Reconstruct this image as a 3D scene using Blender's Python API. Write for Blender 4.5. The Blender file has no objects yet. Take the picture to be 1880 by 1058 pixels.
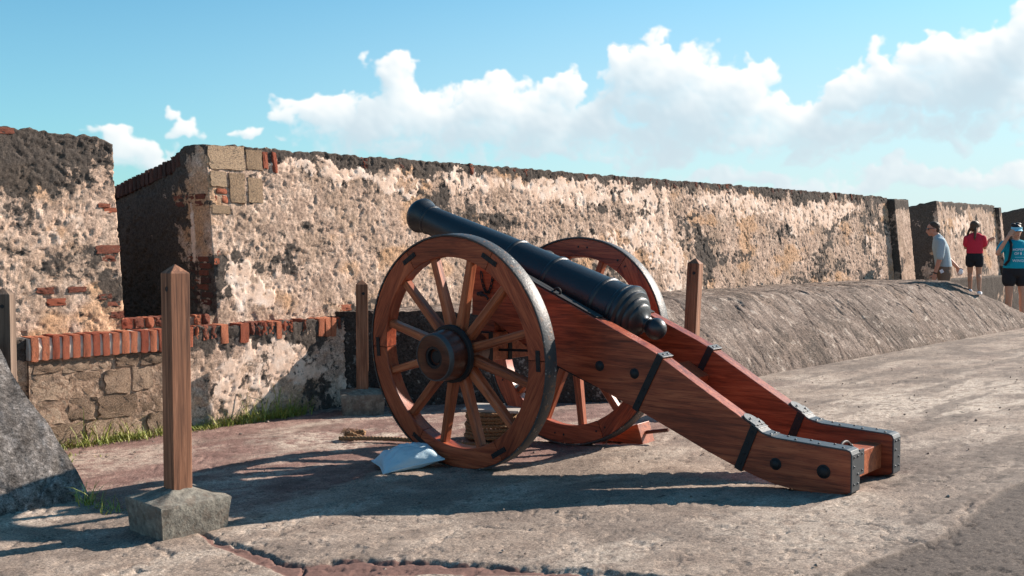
import bpy, bmesh, math, random
import numpy as np
from mathutils import Vector, Matrix
rng = random.Random(7)
D, SC = bpy.data, bpy.context.scene
COL = SC.collection
R_ = math.radians

# ------------------------------------------------------------------ camera
CAM_Z, PITCH, FPX = 1.34, 2.4411, 1900.0
cam_d = D.cameras.new('camera'); cam = D.objects.new('camera', cam_d); COL.objects.link(cam)
cam.location = (0, 0, CAM_Z); cam.rotation_euler = (R_(90-PITCH), 0, 0)
cam_d.sensor_width = 36; cam_d.lens = 36*FPX/1880; cam_d.clip_start = .05; cam_d.clip_end = 3000
SC.camera = cam
SC.render.resolution_x, SC.render.resolution_y = 1024, 576

# ------------------------------------------------------------------ light
SUN_AZ, SUN_EL = 30.0, 28.5          # azimuth from +X towards +Y
sd = Vector((math.cos(R_(SUN_EL))*math.cos(R_(SUN_AZ)), math.cos(R_(SUN_EL))*math.sin(R_(SUN_AZ)), math.sin(R_(SUN_EL))))
sl = D.lights.new('sun', 'SUN'); sl.energy = 5.0; sl.angle = R_(.5); sl.color = (1, .87, .76)
sun = D.objects.new('sun', sl); COL.objects.link(sun); sun.rotation_euler = sd.to_track_quat('Z', 'Y').to_euler(); sun.location = (0, 0, 30)
SC.view_settings.view_transform = 'Standard'; SC.view_settings.look = 'None'
SC.view_settings.exposure = 1.05; SC.view_settings.gamma = 1; SC.view_settings.use_curve_mapping = False

class NT:
    """small helper to write node trees"""
    def __init__(s, tree): s.t = tree; s.L = tree.links
    def n(s, typ, **kw):
        n = s.t.nodes.new(typ)
        for k, v in kw.items(): setattr(n, k, v)
        return n
    def put(s, sock, v):
        if isinstance(v, bpy.types.NodeSocket): s.L.new(v, sock)
        elif v is not None: sock.default_value = v
    def m(s, op, a, b=None, c=None, clamp=False):
        n = s.n('ShaderNodeMath', operation=op, use_clamp=clamp)
        s.put(n.inputs[0], a); s.put(n.inputs[1], b); s.put(n.inputs[2], c)
        return n.outputs[0]
    def vm(s, op, a, b=None):
        n = s.n('ShaderNodeVectorMath', operation=op); s.put(n.inputs[0], a); s.put(n.inputs[1], b)
        return n.outputs[0]
    def ss(s, x, lo, hi, a=0., b=1.):
        n = s.n('ShaderNodeMapRange', interpolation_type='SMOOTHSTEP'); s.put(n.inputs[0], x)
        for i, v in enumerate((lo, hi, a, b)): s.put(n.inputs[i+1], v)
        return n.outputs[0]
    def mix(s, f, a, b, mode='MIX'):
        n = s.n('ShaderNodeMix', data_type='RGBA', blend_type=mode); s.put(n.inputs[0], f)
        a = (*a, 1) if isinstance(a, tuple) and len(a) == 3 else a; b = (*b, 1) if isinstance(b, tuple) and len(b) == 3 else b
        s.put(n.inputs[6], a); s.put(n.inputs[7], b)
        return n.outputs[2]
    def noise(s, vec, scale, detail=4, rough=.55, dist=0., out=0):
        n = s.n('ShaderNodeTexNoise'); s.put(n.inputs['Vector'], vec); s.put(n.inputs['Scale'], scale)
        s.put(n.inputs['Detail'], detail); s.put(n.inputs['Roughness'], rough); s.put(n.inputs['Distortion'], dist)
        return n.outputs[out]
    def voro(s, vec, scale, feature='F1', out=0, rnd=1., **kw):
        n = s.n('ShaderNodeTexVoronoi', feature=feature, **kw); s.put(n.inputs['Vector'], vec); s.put(n.inputs['Scale'], scale)
        n.inputs['Randomness'].default_value = rnd
        return n.outputs[out]
    def map(s, vec, scale=(1, 1, 1), loc=(0, 0, 0), rot=(0, 0, 0)):
        n = s.n('ShaderNodeMapping'); s.put(n.inputs[0], vec); n.inputs[1].default_value = loc
        n.inputs[2].default_value = rot; n.inputs[3].default_value = scale
        return n.outputs[0]
    def ramp(s, f, stops):
        n = s.n('ShaderNodeValToRGB'); s.put(n.inputs[0], f); e = n.color_ramp.elements
        while len(e) < len(stops): e.new(.5)
        for el, (p, c) in zip(e, stops): el.position = p; el.color = (*c, 1)
        return n.outputs[0]

# ------------------------------------------------------------------ numpy noise
def _hash(ix, iy, seed):
    h = (ix.astype(np.int64)*374761393 + iy.astype(np.int64)*668265263 + seed*974634777) & 0xffffffff
    h = ((h ^ (h >> 13))*1274126177) & 0xffffffff
    return ((h ^ (h >> 16)) & 0xffffff)/float(0xffffff)
def vnoise(x, y, seed=0):
    ix, iy = np.floor(x), np.floor(y); fx, fy = x-ix, y-iy
    def g(dx, dy):
        a = _hash(ix+dx, iy+dy, seed)*2*np.pi
        return np.cos(a)*(fx-dx)+np.sin(a)*(fy-dy)
    ux, uy = fx**3*(fx*(fx*6-15)+10), fy**3*(fy*(fy*6-15)+10)
    a, b, c, d = g(0, 0), g(1, 0), g(0, 1), g(1, 1)
    return 1.5*(a+(b-a)*ux+(c-a)*uy+(a-b-c+d)*ux*uy)
def fbm(x, y, o=5, seed=0, gain=.5):
    t, a = 0, 1.
    for i in range(o): t = t+a*vnoise(x*2**i+i*17.3, y*2**i-i*9.1, seed+i); a *= gain
    return t
def worley(x, y, seed=0):
    ix, iy = np.floor(x), np.floor(y); best = np.full(x.shape, 9.); sec = np.full(x.shape, 9.); cid = np.zeros(x.shape)
    for dx in (-1, 0, 1):
        for dy in (-1, 0, 1):
            px, py = ix+dx+_hash(ix+dx, iy+dy, seed), iy+dy+_hash(ix+dx, iy+dy, seed+50)
            d = np.hypot(px-x, py-y); c = _hash(ix+dx, iy+dy, seed+99)
            nb = d < best; sec = np.where(nb, best, np.minimum(sec, d)); cid = np.where(nb, c, cid); best = np.where(nb, d, best)
    return best, sec, cid
def sstep(x, a, b):
    t = np.clip((x-a)/(b-a), 0, 1); return t*t*(3-2*t)
def lerp(a, b, t): return a+(b-a)*t

# ------------------------------------------------------------------ sky with cumulus banks
SKY_STRENGTH = .058
PXD = 1/33.16                                   # degrees per photo pixel
BLOBS = [(590,205,75,42,1),(560,180,40,25,.8),(660,215,70,60,1),(730,175,55,65,1.15),(720,140,28,30,1),(800,200,90,60,1.1),(640,250,90,36,.7),
    (900,190,80,60,1.1),(980,195,80,60,1.1),(1030,150,34,40,1),(1070,215,85,60,1.1),(900,248,170,40,.8),(740,262,130,30,.6),
    (1150,150,55,60,1.1),(1190,120,55,55,1.1),(1208,90,16,26,.8),(1260,140,80,65,1.2),(1340,140,55,50,1.1),(1385,160,55,55,1.1),(1290,200,150,60,1.05),(1420,200,60,50,1),
    (1480,190,65,42,1.1),(1550,155,40,45,1.1),(1600,165,35,40,.9),(1620,130,42,42,1.1),(1650,175,70,55,1.0),(1740,95,50,48,1.15),(1795,85,45,42,1.1),(1780,140,90,60,1.1),(1850,80,40,55,1.1),(1890,60,50,60,1.1),
    (1860,150,110,50,.95),(1720,190,150,26,.6),(1520,225,160,34,.75),(1240,250,210,34,.75),(1000,272,200,26,.65),(1700,235,120,26,.65),(1880,210,90,30,.6),(1560,262,120,16,.5),
    (230,270,45,34,1),(265,295,50,30,.9),(312,268,16,22,.5),(355,228,32,15,.75),(458,256,24,14,.75),(520,268,22,11,.7),(1390,318,140,20,.7),(1640,328,120,24,.7),(1830,318,130,24,.75)]
def cloud_field(az, el):
    wx = az+1.5*fbm(az*.22, el*.3, 4, 301)+.5*fbm(az*.9, el*1.0, 3, 303); we = el+1.0*fbm(az*.22+50, el*.3, 4, 302)+.45*fbm(az*.9+9, el*1.0, 3, 304)
    acc = np.full(az.shape, -1.3)
    for (x, y, rx, ry, wt) in BLOBS:
        a0 = math.degrees(math.atan((x-940)/FPX)); e0 = math.degrees(math.atan((448-y-(12 if x > 480 else 0))/FPX*math.cos(R_(a0))))
        d2 = ((wx-a0)/(rx*PXD))**2+((we-e0)/(ry*PXD))**2; v = wt*(1.0-d2)
        k = .30; h = np.clip(.5+.5*(v-acc)/k, 0, 1); acc = np.where(np.abs(v-acc) < k, lerp(acc, v, h)+k*h*(1-h), np.maximum(acc, v))
        acc = np.maximum(acc, -1.3)
    far = -1.1+3.4*(fbm(az*.045, el*.12, 5, 320)*.6+.38)-np.clip(el-9, 0, 90)*.16-np.clip(3-el, 0, 9)*.1     # the same weather beyond the frame
    acc = lerp(acc, far, sstep(np.abs(az), 27, 33))
    b = 0
    for i, (f, a) in enumerate(((.55, .42), (1.25, .26), (2.7, .15), (6., .07))):
        f1, f2, _ = worley(wx*f+i*7, we*f*1.1, 330+i); b = b+a*(.55-f1)*1.5
    return acc-.05+b*.95+.10*fbm(az*2.2, el*2.6, 4, 340)
def cloud_image(name, a0, a1, e0, e1, nx, ny):
    az, el = np.meshgrid(np.linspace(a0, a1, nx), np.linspace(e0, e1, ny))
    d = cloud_field(az, el); th = np.sqrt(np.clip(d+.05, 0, 3))
    dx = np.gradient(th, axis=1)*nx/(a1-a0); dy = np.gradient(th, axis=0)*ny/(e1-e0)
    nz = 1/np.sqrt(1+.45*(dx*dx+dy*dy)); nx_, ny_ = -dx*.67*nz, -dy*.67*nz
    lam = nx_*.62+ny_*.72+nz*.30
    above = np.zeros_like(d); step = ny/(e1-e0)                                     # how much cloud lies towards the sun
    for k in range(1, 9):
        ox, oy = int(.33*k*nx/(a1-a0)), int(.42*k*step)
        sh = np.full_like(d, -1.); sh[:ny-oy, :nx-ox if ox else nx] = d[oy:, ox:] if ox else d[oy:, :]; above += np.clip(sh, 0, 1.2)/8
    lit = np.clip(.60+.55*lam-.85*above+.08*fbm(az*.7, el*1.4, 4, 350), 0, 1)
    fy_, fx_ = np.fft.fftfreq(2*ny)[:, None], np.fft.rfftfreq(2*nx)[None]; pad = np.pad(lit, ((0, ny), (0, nx)), 'symmetric')
    sg = .10*nx/(a1-a0); blur = np.fft.irfft2(np.fft.rfft2(pad)*np.exp(-2*(np.pi*sg)**2*(fx_**2+fy_**2)), s=pad.shape)[:ny, :nx]
    sg *= 5; blur2 = np.fft.irfft2(np.fft.rfft2(pad)*np.exp(-2*(np.pi*sg)**2*(fx_**2+fy_**2)), s=pad.shape)[:ny, :nx]; lit = np.clip(.55*blur+.45*blur2, 0, 1)
    ob = max(1, int(.9*step)); dn = np.full_like(d, -1.); dn[:ny-ob] = d[ob:]; low_ = sstep(dn-d, -.25, .35)
    low_ = np.fft.irfft2(np.fft.rfft2(np.pad(low_, ((0, ny), (0, nx)), 'symmetric'))*np.exp(-2*(np.pi*sg*.6)**2*(fx_**2+fy_**2)), s=pad.shape)[:ny, :nx]
    cover = np.clip(lerp(sstep(d, -.10, .55), .86*sstep(d, -.20, 1.0), low_), 0, 1)*.97
    im = D.images.new(name, nx, ny, alpha=True, float_buffer=True); im.colorspace_settings.name = 'Non-Color'; im.alpha_mode = 'CHANNEL_PACKED'
    im.pixels.foreach_set(np.stack([lit, cover, lit*0, lit*0+1], -1).astype(np.float32).ravel()); im.update(); im.pack(); return im
def build_world():
    w = D.worlds.new('World'); SC.world = w; w.use_nodes = True
    T = NT(w.node_tree); w.node_tree.nodes.clear()
    out = T.n('ShaderNodeOutputWorld'); bg = T.n('ShaderNodeBackground'); T.L.new(bg.outputs[0], out.inputs[0])
    sky = T.n('ShaderNodeTexSky', sky_type='NISHITA'); sky.sun_disc = False
    sky.sun_elevation = R_(SUN_EL); sky.sun_rotation = R_(90-SUN_AZ); sky.air_density = 1.0; sky.dust_density = .6; sky.ozone_density = 1.0
    skyc = T.mix(1., sky.outputs[0], SKY_TINT, 'MULTIPLY')
    s3 = T.n('ShaderNodeSeparateXYZ'); T.put(s3.inputs[0], T.n('ShaderNodeTexCoord').outputs['Generated'])
    az = T.m('MULTIPLY', T.m('ARCTAN2', s3.outputs[0], s3.outputs[1]), 57.29578); el = T.m('MULTIPLY', T.m('ARCSINE', s3.outputs[2]), 57.29578)
    def look(im, a0, a1, e0, e1):
        cv = T.n('ShaderNodeCombineXYZ'); T.put(cv.inputs[0], T.m('DIVIDE', T.m('SUBTRACT', az, a0), a1-a0)); T.put(cv.inputs[1], T.m('DIVIDE', T.m('SUBTRACT', el, e0), e1-e0))
        n = T.n('ShaderNodeTexImage', extension='EXTEND', interpolation='Cubic'); n.image = im; T.put(n.inputs[0], cv.outputs[0])
        q = T.n('ShaderNodeSeparateColor'); T.put(q.inputs[0], n.outputs[0]); return q.outputs[0], q.outputs[1]
    l1, c1 = look(cloud_image('clouds_ahead', -34, 34, -1, 24, 1300, 480), -34, 34, -1, 24)
    l2, c2 = look(cloud_image('clouds_round', -180, 180, -4, 60, 1200, 220), -180, 180, -4, 60)
    inside = T.m('MULTIPLY', T.m('LESS_THAN', T.m('ABSOLUTE', az), 33.9), T.m('LESS_THAN', el, 23.8))
    fm = lambda a, b: T.m('ADD', T.m('MULTIPLY', b, inside), T.m('MULTIPLY', a, T.m('SUBTRACT', 1., inside)))
    lit, cover = fm(l2, l1), fm(c2, c1)
    cc = T.ramp(lit, [(.0, CLOUD_DK), (.45, CLOUD_MD), (.85, CLOUD_LT)])
    cc = T.mix(1., cc, (10, 10, 10), 'MULTIPLY')
    low = T.m('MULTIPLY', T.ss(el, -1., 22., .92, 0.), T.ss(az, -32., 25., .30, 1.))     # milky air low down, more towards the sun
    skyc = T.mix(low, skyc, HAZE_C)
    cc = T.mix(T.ss(el, 1., 9., .45, 0.), cc, HAZE_C)
    c = T.mix(T.m('MULTIPLY', cover, T.ss(el, -1., .5)), skyc, cc)
    T.L.new(c, bg.inputs[0]); bg.inputs[1].default_value = SKY_STRENGTH
SKY_TINT = (.44, 1.15, 1.32); HAZE_C = (6.2, 7.0, 7.3)
CLOUD_DK, CLOUD_MD, CLOUD_LT = (.50, .61, .68), (.70, .77, .805), (.96, .935, .90)
build_world()

# ------------------------------------------------------------------ object helpers
def tag(o, label=None, cat=None, group=None, kind=None):
    if label: o['label'] = label
    if cat: o['category'] = cat
    if group: o['group'] = group
    if kind: o['kind'] = kind
    return o
def link(o, parent=None):
    COL.objects.link(o)
    if parent: o.parent = parent
    return o
def empty(name, loc=(0, 0, 0), rz=0., parent=None):
    o = D.objects.new(name, None); o.location = loc; o.rotation_euler = (0, 0, rz); o.empty_display_size = .1
    return link(o, parent)
def mesh_np(name, V, F, mat, parent=None, attrs=None, smooth=True):
    me = D.meshes.new(name); V = np.asarray(V, np.float32); F = np.asarray(F, np.int32); k = F.shape[1]
    me.vertices.add(len(V)); me.vertices.foreach_set('co', V.ravel())
    me.loops.add(F.size); me.loops.foreach_set('vertex_index', F.ravel())
    me.polygons.add(len(F)); me.polygons.foreach_set('loop_start', np.arange(0, F.size, k, dtype=np.int32))
    me.polygons.foreach_set('use_smooth', np.full(len(F), smooth))
    me.update(calc_edges=True)
    for nm, a in (attrs or {}).items():
        at = me.attributes.new(nm, 'FLOAT_COLOR', 'POINT'); at.data.foreach_set('color', np.asarray(a, np.float32).ravel())
    me.materials.append(mat)
    return link(D.objects.new(name, me), parent)
def gridF(nu, nv, base=0, flip=False):
    i = np.arange(nu-1)[:, None]*nv+np.arange(nv-1)[None]; i = i.ravel()+base
    f = np.stack([i, i+nv, i+nv+1, i+1], 1)
    return f[:, ::-1] if flip else f

class MB:
    """collects shapes into one mesh"""
    def __init__(s): s.v = []; s.f = []
    def add(s, V, F):
        b = len(s.v); s.v += [tuple(v) for v in V]; s.f += [tuple(i+b for i in f) for f in F]; return s
    def box(s, c, size, M=None):
        hx, hy, hz = [q/2 for q in size]
        V = [Vector((x, y, z)) for x in (-hx, hx) for y in (-hy, hy) for z in (-hz, hz)]
        if M: V = [M @ v for v in V]
        V = [v+Vector(c) for v in V]
        return s.add(V, [(0, 1, 3, 2), (4, 6, 7, 5), (0, 4, 5, 1), (2, 3, 7, 6), (0, 2, 6, 4), (1, 5, 7, 3)])
    def prism(s, pts, y0, y1):
        """outline in the x-z plane pushed from y0 to y1"""
        n = len(pts); V = [(p[0], y0, p[1]) for p in pts]+[(p[0], y1, p[1]) for p in pts]
        return s.add(V, [tuple(range(n)), tuple(range(2*n-1, n-1, -1))]+[(i, i+n, (i+1) % n+n, (i+1) % n) for i in range(n)])
    def lathe(s, prof, n=32, M=None, caps=True, a0=0., a1=2*math.pi):
        """(t, r) profile turned round local y"""
        V = []; full = abs(a1-a0-2*math.pi) < 1e-6; m = n if full else n+1
        for t, r in prof:
            for k in range(m):
                a = a0+(a1-a0)*k/n; V.append(Vector((r*math.cos(a), t, r*math.sin(a))))
        if M: V = [M @ v for v in V]
        F = []
        for i in range(len(prof)-1):
            for k in range(n):
                k2 = (k+1) % m; F.append((i*m+k, i*m+k2, (i+1)*m+k2, (i+1)*m+k))
        if caps and full:
            F.append(tuple(range(m-1, -1, -1))); F.append(tuple((len(prof)-1)*m+k for k in range(m)))
        return s.add(V, F)
    def tube(s, pts, rad, n=8, caps=True, closed=False):
        pts = [Vector(p) for p in pts]; N = len(pts); V = []; prev = None
        for i, p in enumerate(pts):
            if closed: d = pts[(i+1) % N]-pts[i-1]
            else: d = pts[min(i+1, N-1)]-pts[max(i-1, 0)]
            d.normalize()
            if prev is None: u = d.orthogonal().normalized()
            else: u = (prev-d*prev.dot(d)).normalized()
            prev = u; v = d.cross(u); r = rad[i] if isinstance(rad, (list, tuple)) else rad
            V += [p+(u*math.cos(2*math.pi*k/n)+v*math.sin(2*math.pi*k/n))*r for k in range(n)]
        F = []
        for i in range(N if closed else N-1):
            j = (i+1) % N
            for k in range(n): F.append((i*n+k, i*n+(k+1) % n, j*n+(k+1) % n, j*n+k))
        if caps and not closed: F.append(tuple(range(n-1, -1, -1))); F.append(tuple((N-1)*n+k for k in range(n)))
        return s.add(V, F)
    def ball(s, c, r, nu=16, nv=10, M=None):
        rx, ry, rz = r if isinstance(r, (tuple, list)) else (r, r, r); V = []; F = []
        for j in range(nv+1):
            th = math.pi*j/nv
            for k in range(nu):
                a = 2*math.pi*k/nu; p = Vector((rx*math.sin(th)*math.cos(a), ry*math.sin(th)*math.sin(a), rz*math.cos(th)))
                V.append((M @ p if M else p)+Vector(c))
        for j in range(nv):
            for k in range(nu): F.append((j*nu+k, (j+1)*nu+k, (j+1)*nu+(k+1) % nu, j*nu+(k+1) % nu))
        return s.add(V, F)
    def mesh(s, name, mat, smooth=None):
        bm = bmesh.new(); vs = [bm.verts.new(v) for v in s.v]
        for f in s.f:
            try: bm.faces.new([vs[i] for i in f])
            except ValueError: pass
        bmesh.ops.remove_doubles(bm, verts=bm.verts, dist=1e-6)
        bmesh.ops.recalc_face_normals(bm, faces=bm.faces)
        me = D.meshes.new(name); bm.to_mesh(me); bm.free(); me.materials.append(mat)
        if smooth is not None:
            me.polygons.foreach_set('use_smooth', [True]*len(me.polygons))
            if smooth < 179: me.set_sharp_from_angle(angle=R_(smooth))
        return me
    def build(s, name, mat, parent=None, smooth=None, bevel=0., M=None):
        o = D.objects.new(name, s.mesh(name, mat, smooth)); link(o, parent)
        if M is not None: o.matrix_local = M
        if bevel:
            b = o.modifiers.new('bevel', 'BEVEL'); b.width = bevel; b.segments = 2; b.limit_method = 'ANGLE'; b.angle_limit = R_(40)
        return o
def share(o, name=None, parent=None, M=None):
    c = o.copy(); COL.objects.link(c)
    if parent: c.parent = parent
    if M is not None: c.matrix_local = M
    return c

# ------------------------------------------------------------------ materials
def new_mat(name):
    m = D.materials.new(name); m.use_nodes = True; t = m.node_tree; t.nodes.clear()
    T = NT(t); o = T.n('ShaderNodeOutputMaterial'); b = T.n('ShaderNodeBsdfPrincipled'); T.L.new(b.outputs[0], o.inputs[0])
    return m, T, b
def bump(T, b, h, strength=.5, dist=.01, prev=None):
    n = T.n('ShaderNodeBump'); n.inputs['Strength'].default_value = strength; n.inputs['Distance'].default_value = dist
    T.put(n.inputs['Height'], h)
    if prev: T.put(n.inputs['Normal'], prev)
    T.L.new(n.outputs[0], b.inputs['Normal']); return n.outputs[0]
def obj_vec(T): return T.n('ShaderNodeTexCoord').outputs['Object']
def rand(T): return T.n('ShaderNodeObjectInfo').outputs['Random']

def grain(T, v, sc, lo=.35, hi=1.75, rough=.68):
    """sharp mineral grain as a multiplier"""
    n = T.noise(v, sc, 5, rough); f = T.noise(v, sc*3.1, 3, .6)
    k = T.ramp(n, [(.33, (lo,)*3), (.44, (.80,)*3), (.55, (1.02,)*3), (.70, (hi,)*3)])
    return T.mix(1., k, T.ramp(f, [(.36, (.62,)*3), (.5, (1.,)*3), (.64, (1.25,)*3)]), 'MULTIPLY'), n, f
def mat_wall():
    m, T, b = new_mat('lime_plaster_rubble'); v = obj_vec(T)
    a = T.n('ShaderNodeAttribute', attribute_name='mask'); sp = T.n('ShaderNodeSeparateColor'); T.put(sp.inputs[0], a.outputs['Color'])
    pl_, st, og = sp.outputs[0], sp.outputs[1], sp.outputs[2]; al = a.outputs['Alpha']
    n1 = T.noise(v, 2.4, 6, .65); n2 = T.noise(v, 15, 6, .68); n4 = T.noise(v, 7, 6, .68)
    gk, n3, nf = grain(T, v, 46, .46, 1.38)
    rub = T.ramp(n4, [(.32, (.32, .225, .172)), (.46, (.48, .340, .258)), (.56, (.59, .43, .33)), (.68, (.68, .52, .41))])
    rub = T.mix(T.ss(n1, .47, .60, 0, .75), rub, (.38, .268, .195))
    rub = T.mix(T.m('MULTIPLY', og, .6), rub, T.mix(n2, (.52, .26, .12), (.60, .38, .21)))
    rub = T.mix(1., rub, gk, 'MULTIPLY')
    rub = T.mix(T.ss(n2, .58, .68, 0, .6), rub, (.10, .075, .058))
    pla = T.ramp(n4, [(.32, (.65, .445, .325)), (.5, (.75, .565, .445)), (.66, (.81, .675, .575))])
    pla = T.mix(.35, pla, T.mix(1., pla, gk, 'MULTIPLY')); pla = T.mix(T.ss(n2, .62, .68, 0, .7), pla, (.20, .15, .115))
    c = T.mix(pl_, rub, pla)
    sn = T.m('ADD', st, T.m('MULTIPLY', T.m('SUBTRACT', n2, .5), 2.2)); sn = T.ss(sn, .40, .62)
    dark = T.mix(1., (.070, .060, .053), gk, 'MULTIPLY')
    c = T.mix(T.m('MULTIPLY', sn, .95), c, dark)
    T.L.new(c, b.inputs['Base Color']); b.inputs['Roughness'].default_value = .95; b.inputs['Specular IOR Level'].default_value = .12
    h = T.m('ADD', T.m('MULTIPLY', n2, .5), T.m('MULTIPLY', n3, .5)); rough = T.m('SUBTRACT', 1., T.m('MULTIPLY', pl_, .65))
    bump(T, b, T.m('MULTIPLY', h, rough), .7, .012)
    return m
def mat_ground():
    m, T, b = new_mat('worn_concrete_paving'); v = obj_vec(T)
    a = T.n('ShaderNodeAttribute', attribute_name='mask'); sp = T.n('ShaderNodeSeparateColor'); T.put(sp.inputs[0], a.outputs['Color'])
    pink, dk, lt = sp.outputs[0], sp.outputs[1], sp.outputs[2]; crk = a.outputs['Alpha']
    n1 = T.noise(v, 1.3, 6, .65); n2 = T.noise(v, 13, 6, .68); n4 = T.noise(v, 4.5, 6, .68)
    gk, n3, nf = grain(T, v, 90, .36, 1.75)
    g = T.ramp(n4, [(.32, (.21, .158, .126)), (.5, (.29, .228, .182)), (.66, (.375, .302, .245))])
    g = T.mix(T.ss(n1, .46, .60, 0, .7), g, (.165, .130, .108))
    p = T.ramp(n4, [(.3, (.13, .076, .064)), (.5, (.215, .130, .110)), (.68, (.33, .225, .185))])
    e2 = T.m('SUBTRACT', T.m('ADD', T.m('MULTIPLY', n2, .6), T.m('MULTIPLY', n3, .4)), .5)
    c = T.mix(T.ss(T.m('MULTIPLY_ADD', e2, 1.3, pink), .22, .78), g, p)
    c = T.mix(T.m('MULTIPLY', lt, T.ss(n2, .40, .54)), c, (.49, .41, .335))
    c = T.mix(T.ss(T.m('MULTIPLY_ADD', e2, 1.6, dk), .28, .80, 0, .95), c, (.098, .077, .065))
    c = T.mix(1., c, gk, 'MULTIPLY')
    c = T.mix(T.ss(n2, .60, .68, 0, .75), c, (.045, .036, .031))
    c = T.mix(T.ss(crk, .3, .7), c, T.mix(n2, (.08, .042, .036), (.235, .135, .11)))
    T.L.new(c, b.inputs['Base Color']); b.inputs['Roughness'].default_value = .9; b.inputs['Specular IOR Level'].default_value = .18
    bump(T, b, T.m('ADD', T.m('MULTIPLY', n3, .7), T.m('MULTIPLY', n2, .5)), .6, .008)
    return m
WALL_ROT_ = math.atan2(.73008633, .68335492)
def mat_berm():
    m, T, b = new_mat('weathered_concrete'); v = obj_vec(T)
    a = T.n('ShaderNodeAttribute', attribute_name='mask'); sp = T.n('ShaderNodeSeparateColor'); T.put(sp.inputs[0], a.outputs['Color'])
    vr = T.map(v, (1, 1, 1), rot=(0, 0, -WALL_ROT_))
    n1 = T.noise(v, 1.6, 6, .68); n2 = T.noise(T.map(vr, (5.5, 3.2, 3.2)), 1., 6, .70, .4); n5 = T.noise(T.map(vr, (24, 14, 14)), 1., 5, .70, .5); n0 = T.noise(v, .8, 6, .65)
    gk, n3, nf = grain(T, v, 52, .25, 1.9)
    c = T.ramp(T.noise(v, 4, 6, .68), [(.32, (.130, .097, .079)), (.5, (.205, .156, .128)), (.66, (.30, .24, .20))])
    c = T.mix(T.ss(n1, .50, .62, 0, .7), c, (.28, .20, .150))
    c = T.mix(T.ss(n0, .47, .60, 0, .65), c, (.125, .098, .082))
    c = T.mix(T.ss(T.m('ADD', T.m('MULTIPLY', n2, .65), T.m('MULTIPLY', n1, .35)), .50, .58, 0, .8), c, (.085, .067, .056))
    c = T.mix(T.ss(n2, .42, .33, 0, .6), c, (.44, .37, .31))
    c = T.mix(1., c, gk, 'MULTIPLY')
    c = T.mix(T.ss(n5, .57, .65, 0, .6), c, (.045, .036, .031))
    vp = T.voro(T.map(vr, (13, 24, 24)), 1.); c = T.mix(T.m('MULTIPLY', T.ss(vp, .16, .30, 1, 0), T.ss(n1, .40, .55)), c, (.055, .043, .036))
    c = T.mix(T.ss(T.noise(v, 6, 6, .72), .57, .66, 0, .65), c, (.52, .44, .37))
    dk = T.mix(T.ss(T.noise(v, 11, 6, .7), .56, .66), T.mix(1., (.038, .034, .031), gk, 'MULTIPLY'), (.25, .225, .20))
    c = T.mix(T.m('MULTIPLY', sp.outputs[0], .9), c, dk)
    gr = T.ramp(T.noise(v, 9, 6, .7), [(.34, (.050, .045, .041)), (.5, (.125, .114, .106)), (.66, (.28, .26, .245))])
    c = T.mix(sp.outputs[1], c, T.mix(1., gr, gk, 'MULTIPLY'))
    T.L.new(c, b.inputs['Base Color']); b.inputs['Roughness'].default_value = .95; b.inputs['Specular IOR Level'].default_value = .12
    bump(T, b, T.m('ADD', T.m('MULTIPLY', n5, .6), T.m('MULTIPLY', n3, .6)), .75, .012)
    return m
def mat_brick(name='clay_brick', c0=(.29, .066, .036), c1=(.54, .19, .10), dark=.5):
    m, T, b = new_mat(name); v = obj_vec(T); r = rand(T)
    vv = T.vm('ADD', v, T.n('ShaderNodeObjectInfo').outputs['Location'])
    n = T.noise(vv, 22, 5, .65); n3 = T.noise(vv, 90, 4, .6)
    c = T.mix(r, c0, c1); c = T.mix(T.ss(n, .5, .7, 0, .75), c, (.16, .07, .05))
    c = T.mix(T.ss(n3, .60, .72, 0, .55), c, (.58, .44, .35))
    c = T.mix(T.m('MULTIPLY', T.ss(T.noise(vv, 7, 5, .7), .52, .66), dark), c, (.045, .038, .035))
    T.L.new(c, b.inputs['Base Color']); b.inputs['Roughness'].default_value = .92; b.inputs['Specular IOR Level'].default_value = .2
    bump(T, b, T.m('ADD', n, T.m('MULTIPLY', n3, .5)), .8, .012)
    return m
def mat_stone(name, stops, sc=30, bd=.02, grime=.7):
    m, T, b = new_mat(name); vv = T.vm('ADD', obj_vec(T), T.n('ShaderNodeObjectInfo').outputs['Location'])
    n = T.noise(vv, sc, 6, .68); n2 = T.noise(vv, 9, 5, .65); n3 = T.noise(vv, 110, 3, .6); r = rand(T)
    c = T.ramp(T.m('ADD', n, T.m('MULTIPLY', T.m('SUBTRACT', r, .5), .16)), stops)
    c = T.mix(T.ss(n2, .53, .68, 0, grime), c, (.085, .07, .058)); c = T.mix(T.ss(T.noise(vv, 16, 6, .72), .50, .60, 0, grime*.8), c, (.15, .115, .09))
    T.L.new(c, b.inputs['Base Color']); b.inputs['Roughness'].default_value = .95; b.inputs['Specular IOR Level'].default_value = .15
    bump(T, b, T.m('ADD', n, T.m('MULTIPLY', n3, .35)), 1., bd)
    return m
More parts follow.
